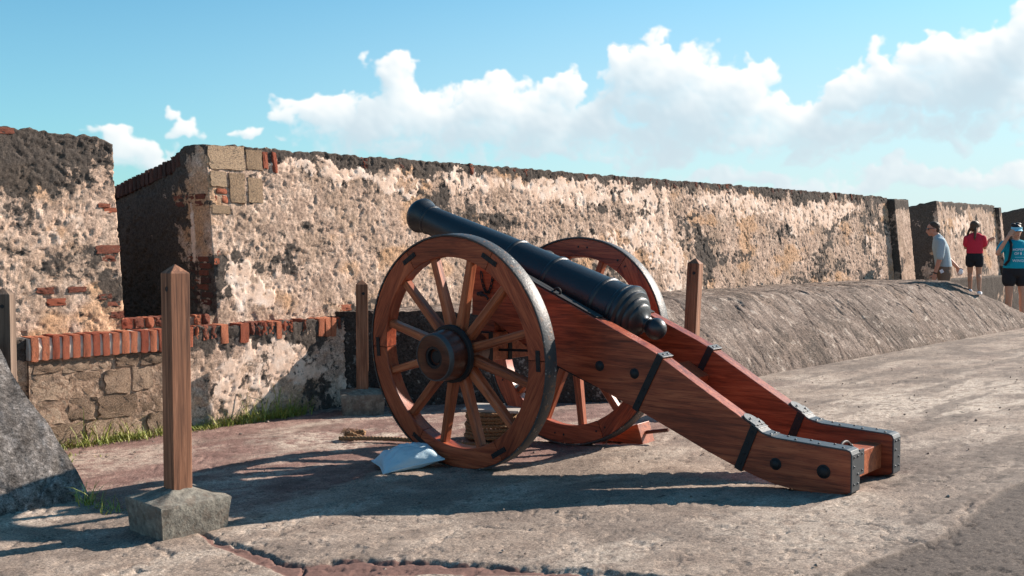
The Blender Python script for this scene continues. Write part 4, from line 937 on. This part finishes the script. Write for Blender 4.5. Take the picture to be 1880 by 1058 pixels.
# wheel chock with a handle behind the far wheel
wp = on_ground(1200, 818); wd_ = empty('wheel_chock', (wp.x-.02, wp.y+.07, wp.z), CROT+R_(4)); tag(wd_, 'wooden wedge chock with a stick handle behind the far wheel', 'chock')
MB().prism([(-.36, 0), (.0, 0), (-.045, .135)], -.08, .08).build('wedge', M_WOODL, wd_, None, .003)
MB().tube([(-.02, .0, .072), (.13, .02, .10)], .0125, 10).build('handle', M_HUB, wd_, 60)
# rope: three strands twisted
def strands(path, r, pitch, n=3, seg=6):
    P = [Vector(p) for p in path]; m = MB(); L = 0; up = Vector((0, 0, 1)); S = [[] for _ in range(n)]
    for i, p in enumerate(P):
        d = (P[min(i+1, len(P)-1)]-P[max(i-1, 0)]).normalized(); u = d.cross(up); u = u.normalized() if u.length > 1e-4 else Vector((1, 0, 0)); v = d.cross(u)
        if i: L += (p-P[i-1]).length
        for k in range(n):
            a = 2*math.pi*(L/pitch+k/n); S[k].append(p+(u*math.cos(a)+v*math.sin(a))*r*.52)
    for s in S: m.tube(s, r*.56, seg)
    return m
cp = on_ground(905, 812); coil = empty('rope_coil', (cp.x, cp.y+.12, cp.z)); tag(coil, 'coil of thick brown rope stacked on the paving behind the left wheel', 'rope')
path = []
for k in range(7*40):
    a = k/40*2*math.pi; rr = .185+.006*math.sin(a*.37)-.010*(k/280); path.append((rr*math.cos(a), rr*math.sin(a), .016+.0265*k/40+.002*math.sin(a*1.7)))
strands(path, .0165, .075).build('windings', M_ROPE, coil, 60)
path2 = [(r_*math.cos(a), r_*math.sin(a), .03) for r_, a in [(.15-.0009*k, k*.2) for k in range(120)]]
strands(path2, .0165, .075).build('inner_windings', M_ROPE, coil, 60)
bd = empty('board', (cp.x+.01, cp.y+.12, cp.z+.206)); tag(bd, 'flat grey board lying on top of the rope coil', 'board')
b_ = MB().box((0, 0, .009), (.40, .30, .018), Matrix.Rotation(R_(-12), 4, 'Z')).build('panel', mat_wood('bare_grey_board', (.26, .23, .20), (.42, .38, .34), (.55, .51, .46), rough=.75), bd, None, .003)
MB().lathe([(0, .0), (.004, .018), (.007, .012)], 12, M=Matrix.Translation((.03, -.02, .018)) @ Matrix.Rotation(R_(90), 4, 'X')).build('knob', M_IRON, b_, 40)
ra, rb = on_ground(622, 812), on_ground(900, 822)
tp = []
for k in range(61):
    t = k/60; p = ra.lerp(rb, t); tp.append((p.x, p.y+.05*math.sin(t*5)+.02, float(gz(sq(p)[1]))+.022))
tail = strands(tp, .0165, .075)
kc = on_ground(645, 808)
tail.build('rope_end', M_ROPE, None, 60); o_ = D.objects['rope_end']; tag(o_, 'loose brown rope lying on the paving with a frayed knotted end', 'rope')
kn = MB(); loop = [(kc.x+.02+.055*math.cos(a)*(1+.25*math.sin(3*a)), kc.y+.03+.035*math.sin(a), kc.z+.035+.014*math.sin(2*a)) for a in [i*math.pi/14 for i in range(28)]]
kn = strands(loop, .017, .07); kn.build('knot', M_ROPE, o_, 60)
fr = MB()
for k in range(90):
    a = rng.uniform(math.pi*.6, math.pi*1.4); b0 = Vector((kc.x-.02+rng.uniform(-.03, .09), kc.y+.03+rng.uniform(-.03, .03), kc.z+rng.uniform(.02, .06))); l = rng.uniform(.03, .09)
    fr.tube([b0, b0+Vector((l*.5*math.cos(a), l*.3*math.sin(a), rng.uniform(-.01, .03))), b0+Vector((l*math.cos(a), l*.6*math.sin(a), rng.uniform(-.03, .02)))], [.0016, .0013, .0006], 3)
fr.build('frayed_strands', M_ROPE, o_)

# ------------------------------------------------------------------ grass along the foot of the ledge
def grass(name, spots, label):
    rs = np.random.RandomState(5); V = []; F = []
    for (s, q, n, h, spread, qs) in spots:
        for _ in range(n):
            a, r = rs.uniform(0, 6.28), rs.normal(0, 1, 2)*(spread, qs); S, Q = s+r[0], max(q+r[1], .01)
            p = W(S, Q, float(gz(Q))-.01); hh = h*rs.uniform(.35, 1.15); ln = hh*rs.uniform(.2, 1.3); wd = rs.uniform(.002, .0045); d = Vector((math.cos(a), math.sin(a), 0)); sd_ = Vector((-d.y, d.x, 0))
            b = len(V); K = 4
            for k in range(K):
                t = k/K; c = p+d*(ln*t*t)+Vector((0, 0, hh*(t-.25*t*t*ln/hh))); V += [c-sd_*wd*(1-t*.7), c+sd_*wd*(1-t*.7)]
            V.append(p+d*ln+Vector((0, 0, hh*(1-.25*ln/hh)-.3*ln*ln/hh*.3)))
            for k in range(K-1): F.append((b+2*k, b+2*k+1, b+2*k+3)); F.append((b+2*k, b+2*k+3, b+2*k+2))
            F.append((b+2*K-2, b+2*K-1, b+2*K))
    o = mesh_np(name, np.array([tuple(v) for v in V]), np.array(F), M_GRASS, smooth=False); tag(o, label, 'grass', kind='stuff'); return o
sp = []
rs_ = random.Random(3)
for k in range(46):
    s = rs_.uniform(2.85, 3.85); sp.append((s, rs_.uniform(.02, .16), rs_.choice((8, 16, 30)), rs_.uniform(.03, .13), .045, .035))
for k in range(60):
    s = rs_.uniform(4.0, 5.0); sp.append((s, rs_.uniform(.02, .15), rs_.choice((10, 22, 34)), rs_.uniform(.04, .15) if s > 4.15 else .06, .045, .03))
for (s, h) in ((4.55, .36), (4.66, .30), (4.78, .42), (4.86, .28), (3.2, .38), (3.33, .30), (3.48, .24), (4.5, .22), (4.95, .25), (5.02, .2)): sp.append((s, .06, 14, h, .03, .03))
grass('grass', sp, 'green and yellowing grass growing along the foot of the ledge')
sp = []
for (x, y, n, h) in ((165, 930, 22, .16), (180, 936, 16, .12), (200, 938, 14, .10), (155, 925, 10, .12), (118, 852, 26, .07), (205, 943, 16, .08), (135, 838, 16, .06), (225, 940, 10, .05), (185, 838, 12, .03)):
    g = on_ground(x, y); s, q = sq(g); sp.append((s, q, n, h, .03, .02))
grass('grass', sp, 'small tufts of grass in the crack beside the ramp end and the post foot')
g1, g2 = W(17.6, 1.55, .2), on_ground(1825, 568)

# ------------------------------------------------------------------ loose grit on the paving
def grit():
    rs = np.random.RandomState(17); base = [(1, 0, 0), (-1, 0, 0), (0, 1, 0), (0, -1, 0), (0, 0, 1), (0, 0, -.6)]
    fc = [(0, 2, 4), (2, 1, 4), (1, 3, 4), (3, 0, 4), (2, 0, 5), (1, 2, 5), (3, 1, 5), (0, 3, 5)]; V = []; F = []
    for _ in range(2600):
        s, q = rs.uniform(1.5, 14), rs.uniform(.05, 5.6)
        if (s > 5.6 and q < 1.9) or (s < 2.6 and q < 2.1): continue
        if rs.random() > .35+.65*np.exp(-q): continue
        r = .0035+.011*rs.random()**3.5; p = W(s, q, float(gz(q))+.001+(.016 if q > 3 else .006)); b = len(V); m = rs.uniform(.6, 1.3, (6, 3))*np.array([1, 1, .7])
        V += [tuple(np.array(p)+np.array(c)*m[i]*r) for i, c in enumerate(base)]; F += [tuple(i+b for i in f) for f in fc]
    o = mesh_np('grit', np.array(V), np.array(F), mat_stone('grit_stone', [(.3, (.05, .04, .035)), (.5, (.20, .155, .13)), (.7, (.46, .38, .32))], 20), smooth=False); tag(o, 'loose grit and small pebbles scattered over the paving', 'grit', kind='stuff')
grit()

# ------------------------------------------------------------------ three visitors (x forward, y to their left, z up)
def skin_mat(name, c): return mat_plain(name, c, .55, .12, 30, .002, .35)
M_SK1, M_SK2, M_SK3 = skin_mat('skin_reddish', (.52, .25, .17)), skin_mat('skin_tanned', (.47, .24, .15)), skin_mat('skin_light', (.50, .27, .18))
M_HAIR1, M_HAIR2, M_HAIR3 = mat_plain('short_brown_hair', (.07, .042, .028), .6, .5, 160, .01), mat_plain('long_brown_hair', (.085, .045, .025), .55, .5, 160, .01), mat_plain('dark_hair', (.022, .016, .014), .5, .5, 160, .01)
M_SH1, M_TR1 = mat_cloth('grey_blue_shirt_cloth', (.36, .46, .50), 300), mat_cloth('khaki_brown_cloth', (.19, .135, .10), 300)
M_SH2, M_BLK, M_SH3 = mat_cloth('pink_red_cloth', (.56, .032, .058), 300), mat_plain('black_cloth', (.016, .016, .02), .85, .3), mat_cloth('teal_cloth', (.010, .30, .40), 300)
M_WHITE, M_LENS, M_VISOR = mat_plain('white_cloth', (.75, .76, .80), .8, .08), mat_plain('dark_lens', (.01, .012, .02), .15, .1, spec=.7), mat_plain('pale_blue_visor_cloth', (.20, .52, .66), .7, .15)
def remesh(mb, name, mat, parent, vox, smooth=2):
    me = mb.mesh(name, mat, 180); o = D.objects.new(name, me); link(o, parent)
    r = o.modifiers.new('r', 'REMESH'); r.mode = 'VOXEL'; r.voxel_size = vox; r.use_smooth_shade = True
    s = o.modifiers.new('s', 'SMOOTH'); s.iterations = smooth; s.factor = .5
    dg = bpy.context.evaluated_depsgraph_get(); m2 = D.meshes.new_from_object(o.evaluated_get(dg)); o.modifiers.clear(); o.data = m2; m2.name = name
    if not m2.materials: m2.materials.append(mat)
    return o
def limb(mb, pts, rad, n=14):
    P, Rd = [], []
    for i in range(len(pts)-1):
        for k in range(6): t = k/6; P.append(Vector(pts[i]).lerp(Vector(pts[i+1]), t)); Rd.append(rad[i]+(rad[i+1]-rad[i])*t)
    P.append(Vector(pts[-1])); Rd.append(rad[-1]); mb.tube(P, Rd, n)
    for p, r in zip(pts, rad): mb.ball(p, r*.99, 12, 8)
def hand(mb, w, d, palm, k=1., curl=.25, spread=.12):
    """wrist point, pointing direction, palm normal"""
    w, d, pn = Vector(w), Vector(d).normalized(), Vector(palm).normalized(); s = d.cross(pn).normalized(); pn = s.cross(d)
    M = Matrix((d, s, pn)).transposed()
    mb.ball(w+d*.045*k, (.052*k, .042*k, .017*k), 12, 8, M)
    for i, (o, L) in enumerate(((-.030, .062), (-.010, .074), (.011, .070), (.030, .055))):
        b = w+d*.078*k+s*o*k; a = o*spread*20; d1 = (d+s*a*.35).normalized(); p1 = b+d1*L*.5*k; d2 = (d1+pn*curl).normalized(); p2 = p1+d2*L*.5*k
        mb.tube([b-d*.02*k, b, p1, p2], [.010*k, .0095*k, .0088*k, .0075*k], 8)
    t0 = w+d*.03*k-s*.034*k; t1 = t0+(d*.6-s*.8).normalized()*.04*k; mb.tube([t0+s*.012*k, t0, t1, t1+(d*.9-s*.25).normalized()*.03*k], [.013*k, .0125*k, .0105*k, .008*k], 8)
def torso(mb, spine, secs, grow=0.):
    """spine: list of points; secs: (depth, width) half sizes at the points"""
    n = 26
    for i in range(n+1):
        t = i/n*(len(spine)-1); k = min(int(t), len(spine)-2); f = t-k
        p = Vector(spine[k]).lerp(Vector(spine[k+1]), f); a = secs[k][0]+(secs[k+1][0]-secs[k][0])*f; b = secs[k][1]+(secs[k+1][1]-secs[k][1])*f
        mb.ball(p, (a+grow, b+grow, .055+grow), 18, 8)
def head_shape(mb, c, yaw, pitch, k=1.):
    M = (Matrix.Rotation(yaw, 4, 'Z') @ Matrix.Rotation(pitch, 4, 'Y')); c = Vector(c); P = lambda x, y, z: c+M @ Vector((x*k, y*k, z*k)); m3 = M.to_3x3()
    mb.ball(P(-.012, 0, .025), (.098*k, .076*k, .092*k), 20, 14, m3); mb.ball(P(.018, 0, -.035), (.072*k, .060*k, .075*k), 18, 12, m3); mb.ball(P(.055, 0, -.082), (.032*k, .033*k, .026*k), 12, 8, m3)
    mb.tube([P(.082, 0, .012), P(.098, 0, -.012), P(.108, 0, -.028), P(.088, 0, -.038)], [.010*k, .012*k, .014*k, .012*k], 8)
    mb.ball(P(.084, 0, -.058), (.012*k, .026*k, .010*k), 10, 6, m3)
    for s in (-1, 1): mb.ball(P(-.012, s*.076, -.010), (.020*k, .010*k, .030*k), 10, 6, m3); mb.ball(P(.066, s*.032, .030), (.020*k, .022*k, .010*k), 10, 6, m3)
    return P, m3
def human(name, loc, rz, label, J, k, skin, vox=.008):
    r = empty(name, loc, rz); tag(r, label, 'person', 'visitors by the far ramp')
    b = MB(); torso(b, J['spine'], J['secs'])
    sp = J['spine'][-1]; limb(b, [Vector(sp), Vector(J['neck']), Vector(J['head'])-Vector((.02, 0, .05))*k], [.07*k, .056*k, .055*k])
    P, m3 = head_shape(b, J['head'], J['yaw'], J['pitch'], k)
    for s in ('L', 'R'):
        A = J['arm'+s]; limb(b, A[:3], [.052*k, .041*k, .029*k]); d, pn = J['hand'+s]; hand(b, A[2], d, pn, k)
        G = J['leg'+s]; limb(b, G[:3], [.088*k, .058*k, .040*k]); mid = Vector(G[1]).lerp(Vector(G[2]), .3); b.ball(mid+Vector((-.018*k, 0, 0)), (.058*k, .052*k, .105*k), 12, 8)
        f = Vector(G[3]); a = Vector(G[2]); b.tube([a+Vector((0, 0, -.0)), a.lerp(f, .5)+Vector((0, 0, .0)), f], [.042*k, .036*k, .026*k], 10)
    body = remesh(b, 'body', skin, r, vox, 2)
    return r, P, m3
def clothes(name, mat, parent, parts, vox=.009): 
    m = MB(); [p(m) for p in parts]; return remesh(m, name, mat, parent, vox, 2)
def ramp_top(s, q): return float(min(np.interp(q, PROF[:, 0], PROF[:, 1]), ramp_end(np.array([s]), np.array([q]))[0]))

# man leaning to the left
k = 1.0; J = dict(spine=[(-.04, 0, .94), (-.035, 0, 1.03), (-.015, 0, 1.16), (.015, 0, 1.32), (.040, 0, 1.445)], secs=[(.115, .165), (.120, .160), (.118, .155), (.122, .180), (.085, .165)], neck=(.085, 0, 1.53), head=(.145, .0, 1.64), yaw=R_(4), pitch=R_(9),
    armL=[(.035, .205, 1.415), (.065, .245, 1.130), (.130, .220, .885)], handL=((.12, -.03, -1), (0, -1, .1)), armR=[(.025, -.205, 1.415), (-.12, -.26, 1.17), (-.30, -.27, .985)], handR=((-.45, -.05, -1), (0, 1, 0)),
    legL=[(-.05, .095, .90), (.0, .105, .49), (-.06, .105, .085), (.10, .125, .03)], legR=[(-.05, -.095, .90), (-.09, -.105, .49), (-.20, -.105, .085), (-.05, -.125, .03)])
mx, my = (1728-940)/FPX*17.6, 17.6; ms, mq = sq(Vector((mx, my, 0)))
man, P, m3 = human('person', (mx, my, float(gz(mq))), R_(166), 'man in grey blue shirt, khaki trousers and sunglasses, bending beyond the ramp', J, 1., M_SK1)
clothes('shirt', M_SH1, man, [lambda m: torso(m, J['spine'], J['secs'], .016)]+[lambda m, s=s: limb(m, [J['arm'+s][0], Vector(J['arm'+s][0]).lerp(Vector(J['arm'+s][1]), .85)], [.072, .066]) for s in 'LR']+[lambda m: limb(m, [(.045, 0, 1.465), (.072, 0, 1.505)], [.082, .072])])
clothes('trousers', M_TR1, man, [lambda m: torso(m, [(-.045, 0, .86), (-.04, 0, .93), (-.035, 0, 1.0)], [(.125, .165), (.130, .172), (.128, .168)], .012)]+[lambda m, s=s: limb(m, [J['leg'+s][0], J['leg'+s][1], Vector(J['leg'+s][2])], [.104, .082, .064]) for s in 'LR'])
mb = MB(); mb.ball(P(-.022, 0, .045), (.101, .080, .086), 20, 12, m3); hr = clothes('hair', M_HAIR1, man, [lambda m: m.ball(P(-.030, 0, .043), (.098, .081, .088), 20, 12, m3), lambda m: m.ball(P(-.066, 0, -.01), (.050, .070, .07), 16, 10, m3)], .007)
g_ = MB(); [g_.ball(P(.083, s*.034, .014), (.012, .030, .021), 12, 8, m3) for s in (-1, 1)]; [g_.tube([P(.075, s*.064, .018), P(.03, s*.080, .018), P(-.02, s*.080, .012)], .004, 6) for s in (-1, 1)]; g_.build('sunglasses', M_LENS, man, 60)
wt = MB(); a, b_ = Vector(J['armL'][1]), Vector(J['armL'][2]); wt.lathe([(-.013, .030), (-.012, .036), (.012, .036), (.013, .030)], 16, M=axis_M(a.lerp(b_, .93), b_-a)); wt.build('watch', M_LENS, man, 40)
cl = MB(); h0 = Vector(J['armR'][2]); cl.ball(h0+Vector((-.05, -.01, -.07)), (.045, .03, .065), 12, 8); cl.ball(h0+Vector((-.03, -.03, -.10)), (.03, .025, .05), 10, 6); cl.build('white_cloth', M_WHITE, man, 180); 
tg = MB(); tg.box((.02, .192, .93), (.055, .006, .06), Matrix.Rotation(R_(30), 4, 'Y')); tg.build('pocket_slip', M_WHITE, man)
sb = MB(); sb.box((.025, .10, 1.490), (.075, .10, .012), Matrix.Rotation(R_(-28), 4, 'X')); sb.box((.025, -.10, 1.490), (.075, .10, .012), Matrix.Rotation(R_(28), 4, 'X')); sb.build('shoulder_tabs', M_WHITE, man, None, .004)
for s in 'LR':
    f = Vector(J['leg'+s][3]); a = Vector(J['leg'+s][2]); sh = MB(); sh.tube([a+Vector((-.05, 0, -.045)), a+Vector((.03, 0, -.045)), f+Vector((.03, 0, .005)), f+Vector((.07, 0, 0))], [.038, .048, .042, .028], 10); sh.build('shoe', M_HAIR3, man, 180)

# girl with two plaits, back to us
k = .69; J2 = dict(spine=[(0, 0, .60), (.0, 0, .66), (-.005, 0, .74), (.0, 0, .84), (.0, 0, .915)], secs=[(.080, .112), (.080, .108), (.074, .098), (.076, .112), (.052, .100)], neck=(.006, 0, .97), head=(.022, 0, 1.075), yaw=R_(-38), pitch=R_(4),
    armL=[(.0, .118, .885), (.05, .135, .735), (.17, .06, .75)], handL=((.9, -.4, .1), (0, 0, -1)), armR=[(.0, -.118, .885), (.05, -.150, .735), (.13, -.215, .860)], handR=((.35, -.8, .35), (1, .1, .2)),
    legL=[(.0, .062, .58), (.07, .060, .33), (.06, .055, .085), (.16, .065, .022)], legR=[(.0, -.062, .58), (.015, -.066, .315), (-.045, -.075, .06), (.06, -.095, .0)])
gx, gy = (1789-940)/FPX*16.6, 16.6; gs, gq = sq(Vector((gx, gy, 0)))
girl, P, m3 = human('person', (gx, gy, ramp_top(gs, gq)+.005), R_(68), 'girl with two plaits, pink shirt and black shorts standing on the ramp', J2, k, M_SK2, .0065)
clothes('shirt', M_SH2, girl, [lambda m: torso(m, J2['spine'][1:], [(.088, .118), (.084, .112), (.084, .120), (.058, .105)], .010)]+[lambda m, s=s: limb(m, [J2['arm'+s][0], Vector(J2['arm'+s][0]).lerp(Vector(J2['arm'+s][1]), .62)], [.052, .050]) for s in 'LR'], .007)
clothes('shorts', M_BLK, girl, [lambda m: torso(m, [(0, 0, .555), (0, 0, .60), (0, 0, .655)], [(.084, .112), (.086, .116), (.086, .114)], .008)]+[lambda m, s=s: limb(m, [J2['leg'+s][0], Vector(J2['leg'+s][0]).lerp(Vector(J2['leg'+s][1]), .38)], [.074, .074]) for s in 'LR'], .007)
def plait(m, s):
    pts = [P(-.07, s*.07, -.05), P(-.095, s*.085, -.11), P(-.115, s*.095, -.18), P(-.125, s*.10, -.26), P(-.13, s*.10, -.33)]; m.tube(pts, [.022, .020, .019, .015, .006], 10)
    for i in range(9): t = i/8*3.2; k0 = int(t); m.ball(pts[k0].lerp(pts[k0+1], t-k0), .0185, 8, 6)
clothes('hair', M_HAIR2, girl, [lambda m: m.ball(P(-.020, 0, .034), (.118*k, .100*k, .104*k), 20, 12, m3), lambda m: m.ball(P(-.050, 0, -.03), (.082*k, .094*k, .095*k), 16, 10, m3), lambda m: plait(m, -1), lambda m: plait(m, 1)], .006)
for s in 'LR':
    f, a = Vector(J2['leg'+s][3]), Vector(J2['leg'+s][2]); sh = MB(); sh.tube([a+Vector((-.045, 0, -.045)), a+Vector((.02, 0, -.045)), f+Vector((.01, 0, .004)), f+Vector((.05, 0, 0))], [.026, .034, .031, .020], 10); sh.build('shoe', M_WHITE, girl, 180)

# woman lifting a hand to her visor
k = .97; J3 = dict(spine=[(0, 0, .90), (.0, 0, .99), (.0, 0, 1.11), (.0, 0, 1.26), (-.01, 0, 1.375)], secs=[(.125, .190), (.122, .180), (.112, .162), (.125, .182), (.080, .155)], neck=(.0, 0, 1.445), head=(.025, 0, 1.57), yaw=R_(-4), pitch=R_(6),
    armR=[(-.01, -.195, 1.355), (.03, -.315, 1.20), (.125, -.175, 1.50)], handR=((-.1, .50, .62), (-1, .2, 0)), armL=[(-.01, .195, 1.355), (-.02, .27, 1.10), (.05, .30, .88)], handL=((.2, .05, -1), (0, -1, 0)),
    legR=[(0, -.105, .86), (.02, -.105, .48), (-.02, -.100, .085), (.12, -.12, .03)], legL=[(0, .105, .86), (.03, .12, .48), (.0, .13, .085), (.14, .15, .03)])
wx, wy = (1864-940)/FPX*17.75, 17.75; ws, wq = sq(Vector((wx, wy, 0)))
woman, P, m3 = human('person', (wx, wy, float(gz(wq))+.01), R_(-92), 'woman in teal shirt and black shorts lifting a hand to her pale blue visor', J3, k, M_SK3)
clothes('shirt', M_SH3, woman, [lambda m: torso(m, [(0, 0, .96)]+J3['spine'][1:], [(.135, .195), (.130, .186), (.122, .172), (.135, .190), (.086, .165)], .012)]+[lambda m, s=s: limb(m, [J3['arm'+s][0], Vector(J3['arm'+s][0]).lerp(Vector(J3['arm'+s][1]), .62)], [.072, .068]) for s in 'LR'])
clothes('shorts', M_BLK, woman, [lambda m: torso(m, [(0, 0, .84), (0, 0, .90), (0, 0, .98)], [(.125, .185), (.132, .195), (.130, .190)], .010)]+[lambda m, s=s: limb(m, [J3['leg'+s][0], Vector(J3['leg'+s][0]).lerp(Vector(J3['leg'+s][1]), .36)], [.112, .112]) for s in 'LR'])
clothes('hair', M_HAIR3, woman, [lambda m: m.ball(P(-.03, 0, .05), (.105*k, .088*k, .092*k), 20, 12, m3), lambda m: m.ball(P(-.055, 0, -.02), (.065*k, .085*k, .085*k), 16, 10, m3), lambda m: m.ball(P(-.05, .03, .125), (.055, .06, .035), 12, 8), lambda m: m.ball(P(-.04, -.045, .115), (.05, .05, .035), 12, 8)], .008)
vs_ = MB(); V = []; n_ = 20
for r_, z_, x_ in ((.098, .052, 0.), (.099, .088, 0.)): pass
vs_.lathe([(-.018, .100), (-.017, .104), (.018, .102), (.019, .098)], 30, M=Matrix.Translation(P(-.010, 0, .066)) @ m3.to_4x4() @ Matrix.Diagonal((.98, .84, 1, 1)) @ Matrix.Rotation(R_(90), 4, 'X'), caps=False)
brim = []
for i in range(n_+1):
    a = R_(-80+160*i/n_); brim.append((.088*math.cos(a), .080*math.sin(a), .050)); brim.append((.088*math.cos(a)+.075*max(0, math.cos(a)), .084*math.sin(a), .035-.012*abs(math.sin(a))))
vs_.add([P(*q) for q in brim]+[P(q[0], q[1], q[2]-.006) for q in brim], [f for i in range(n_) for f in ((2*i, 2*i+1, 2*i+3, 2*i+2), (2*(n_+1)+2*i, 2*(n_+1)+2*i+2, 2*(n_+1)+2*i+3, 2*(n_+1)+2*i+1), (2*i+1, 2*(n_+1)+2*i+1, 2*(n_+1)+2*i+3, 2*i+3))]); vs_.build('visor', M_VISOR, woman, 50)
ey = MB(); [ey.ball(P(.079, s*.031, .014), (.008, .015, .008), 10, 6, m3) for s in (-1, 1)]; ey.build('eyes', M_LENS, woman, 180)
lp = MB(); lp.ball(P(.092, 0, -.058), (.007, .022, .006), 10, 6, m3); lp.build('lips', mat_plain('lips', (.36, .12, .11), .5), woman, 180)
st2 = MB(); st2.tube([(-.06, -.11, 1.43), (.03, -.115, 1.425), (.115, -.125, 1.36), (.140, -.145, 1.22), (.125, -.165, 1.08), (.06, -.205, 1.0)], .022, 10); st2.build('shoulder_strap', M_BLK, woman, 60)
def lettering(body, size, z, y, rot=0.):
    c = D.curves.new('lettering', 'FONT'); c.body = body; c.size = size; c.align_x = 'CENTER'; c.align_y = 'CENTER'; c.extrude = .001; c.space_character = 1.05
    c.materials.append(M_WHITE); o = D.objects.new('lettering', c); link(o); me = D.meshes.new_from_object(o.evaluated_get(bpy.context.evaluated_depsgraph_get())); D.objects.remove(o); o = D.objects.new('lettering', me); link(o, woman); o.location = (.158, y, z); o.rotation_euler = (R_(90), 0, R_(90)); return o
lettering('HOPEFUL', .058, 1.262, .01); lettering('OF    A', .062, 1.195, .01); lettering('WINGER', .064, 1.075, .01)
em = MB(); em.ball((.157, .022, 1.20), (.004, .012, .026), 10, 8); em.build('emblem', M_WHITE, woman, 60); em = MB(); em.box((.156, .01, 1.135), (.003, .17, .010)); em.build('emblem', M_VISOR, woman)
pz = MB(); pz.ball((.045, -.262, 1.285), (.03, .012, .028), 10, 8); pz.build('sleeve_patch', M_WHITE, woman, 60)
for s in 'LR':
    f, a = Vector(J3['leg'+s][3]), Vector(J3['leg'+s][2]); sh = MB(); sh.tube([a+Vector((-.05, 0, -.045)), a+Vector((.03, 0, -.045)), f+Vector((.02, 0, .005)), f+Vector((.06, 0, 0))], [.034, .044, .040, .026], 10); sh.build('shoe', M_WHITE, woman, 180)
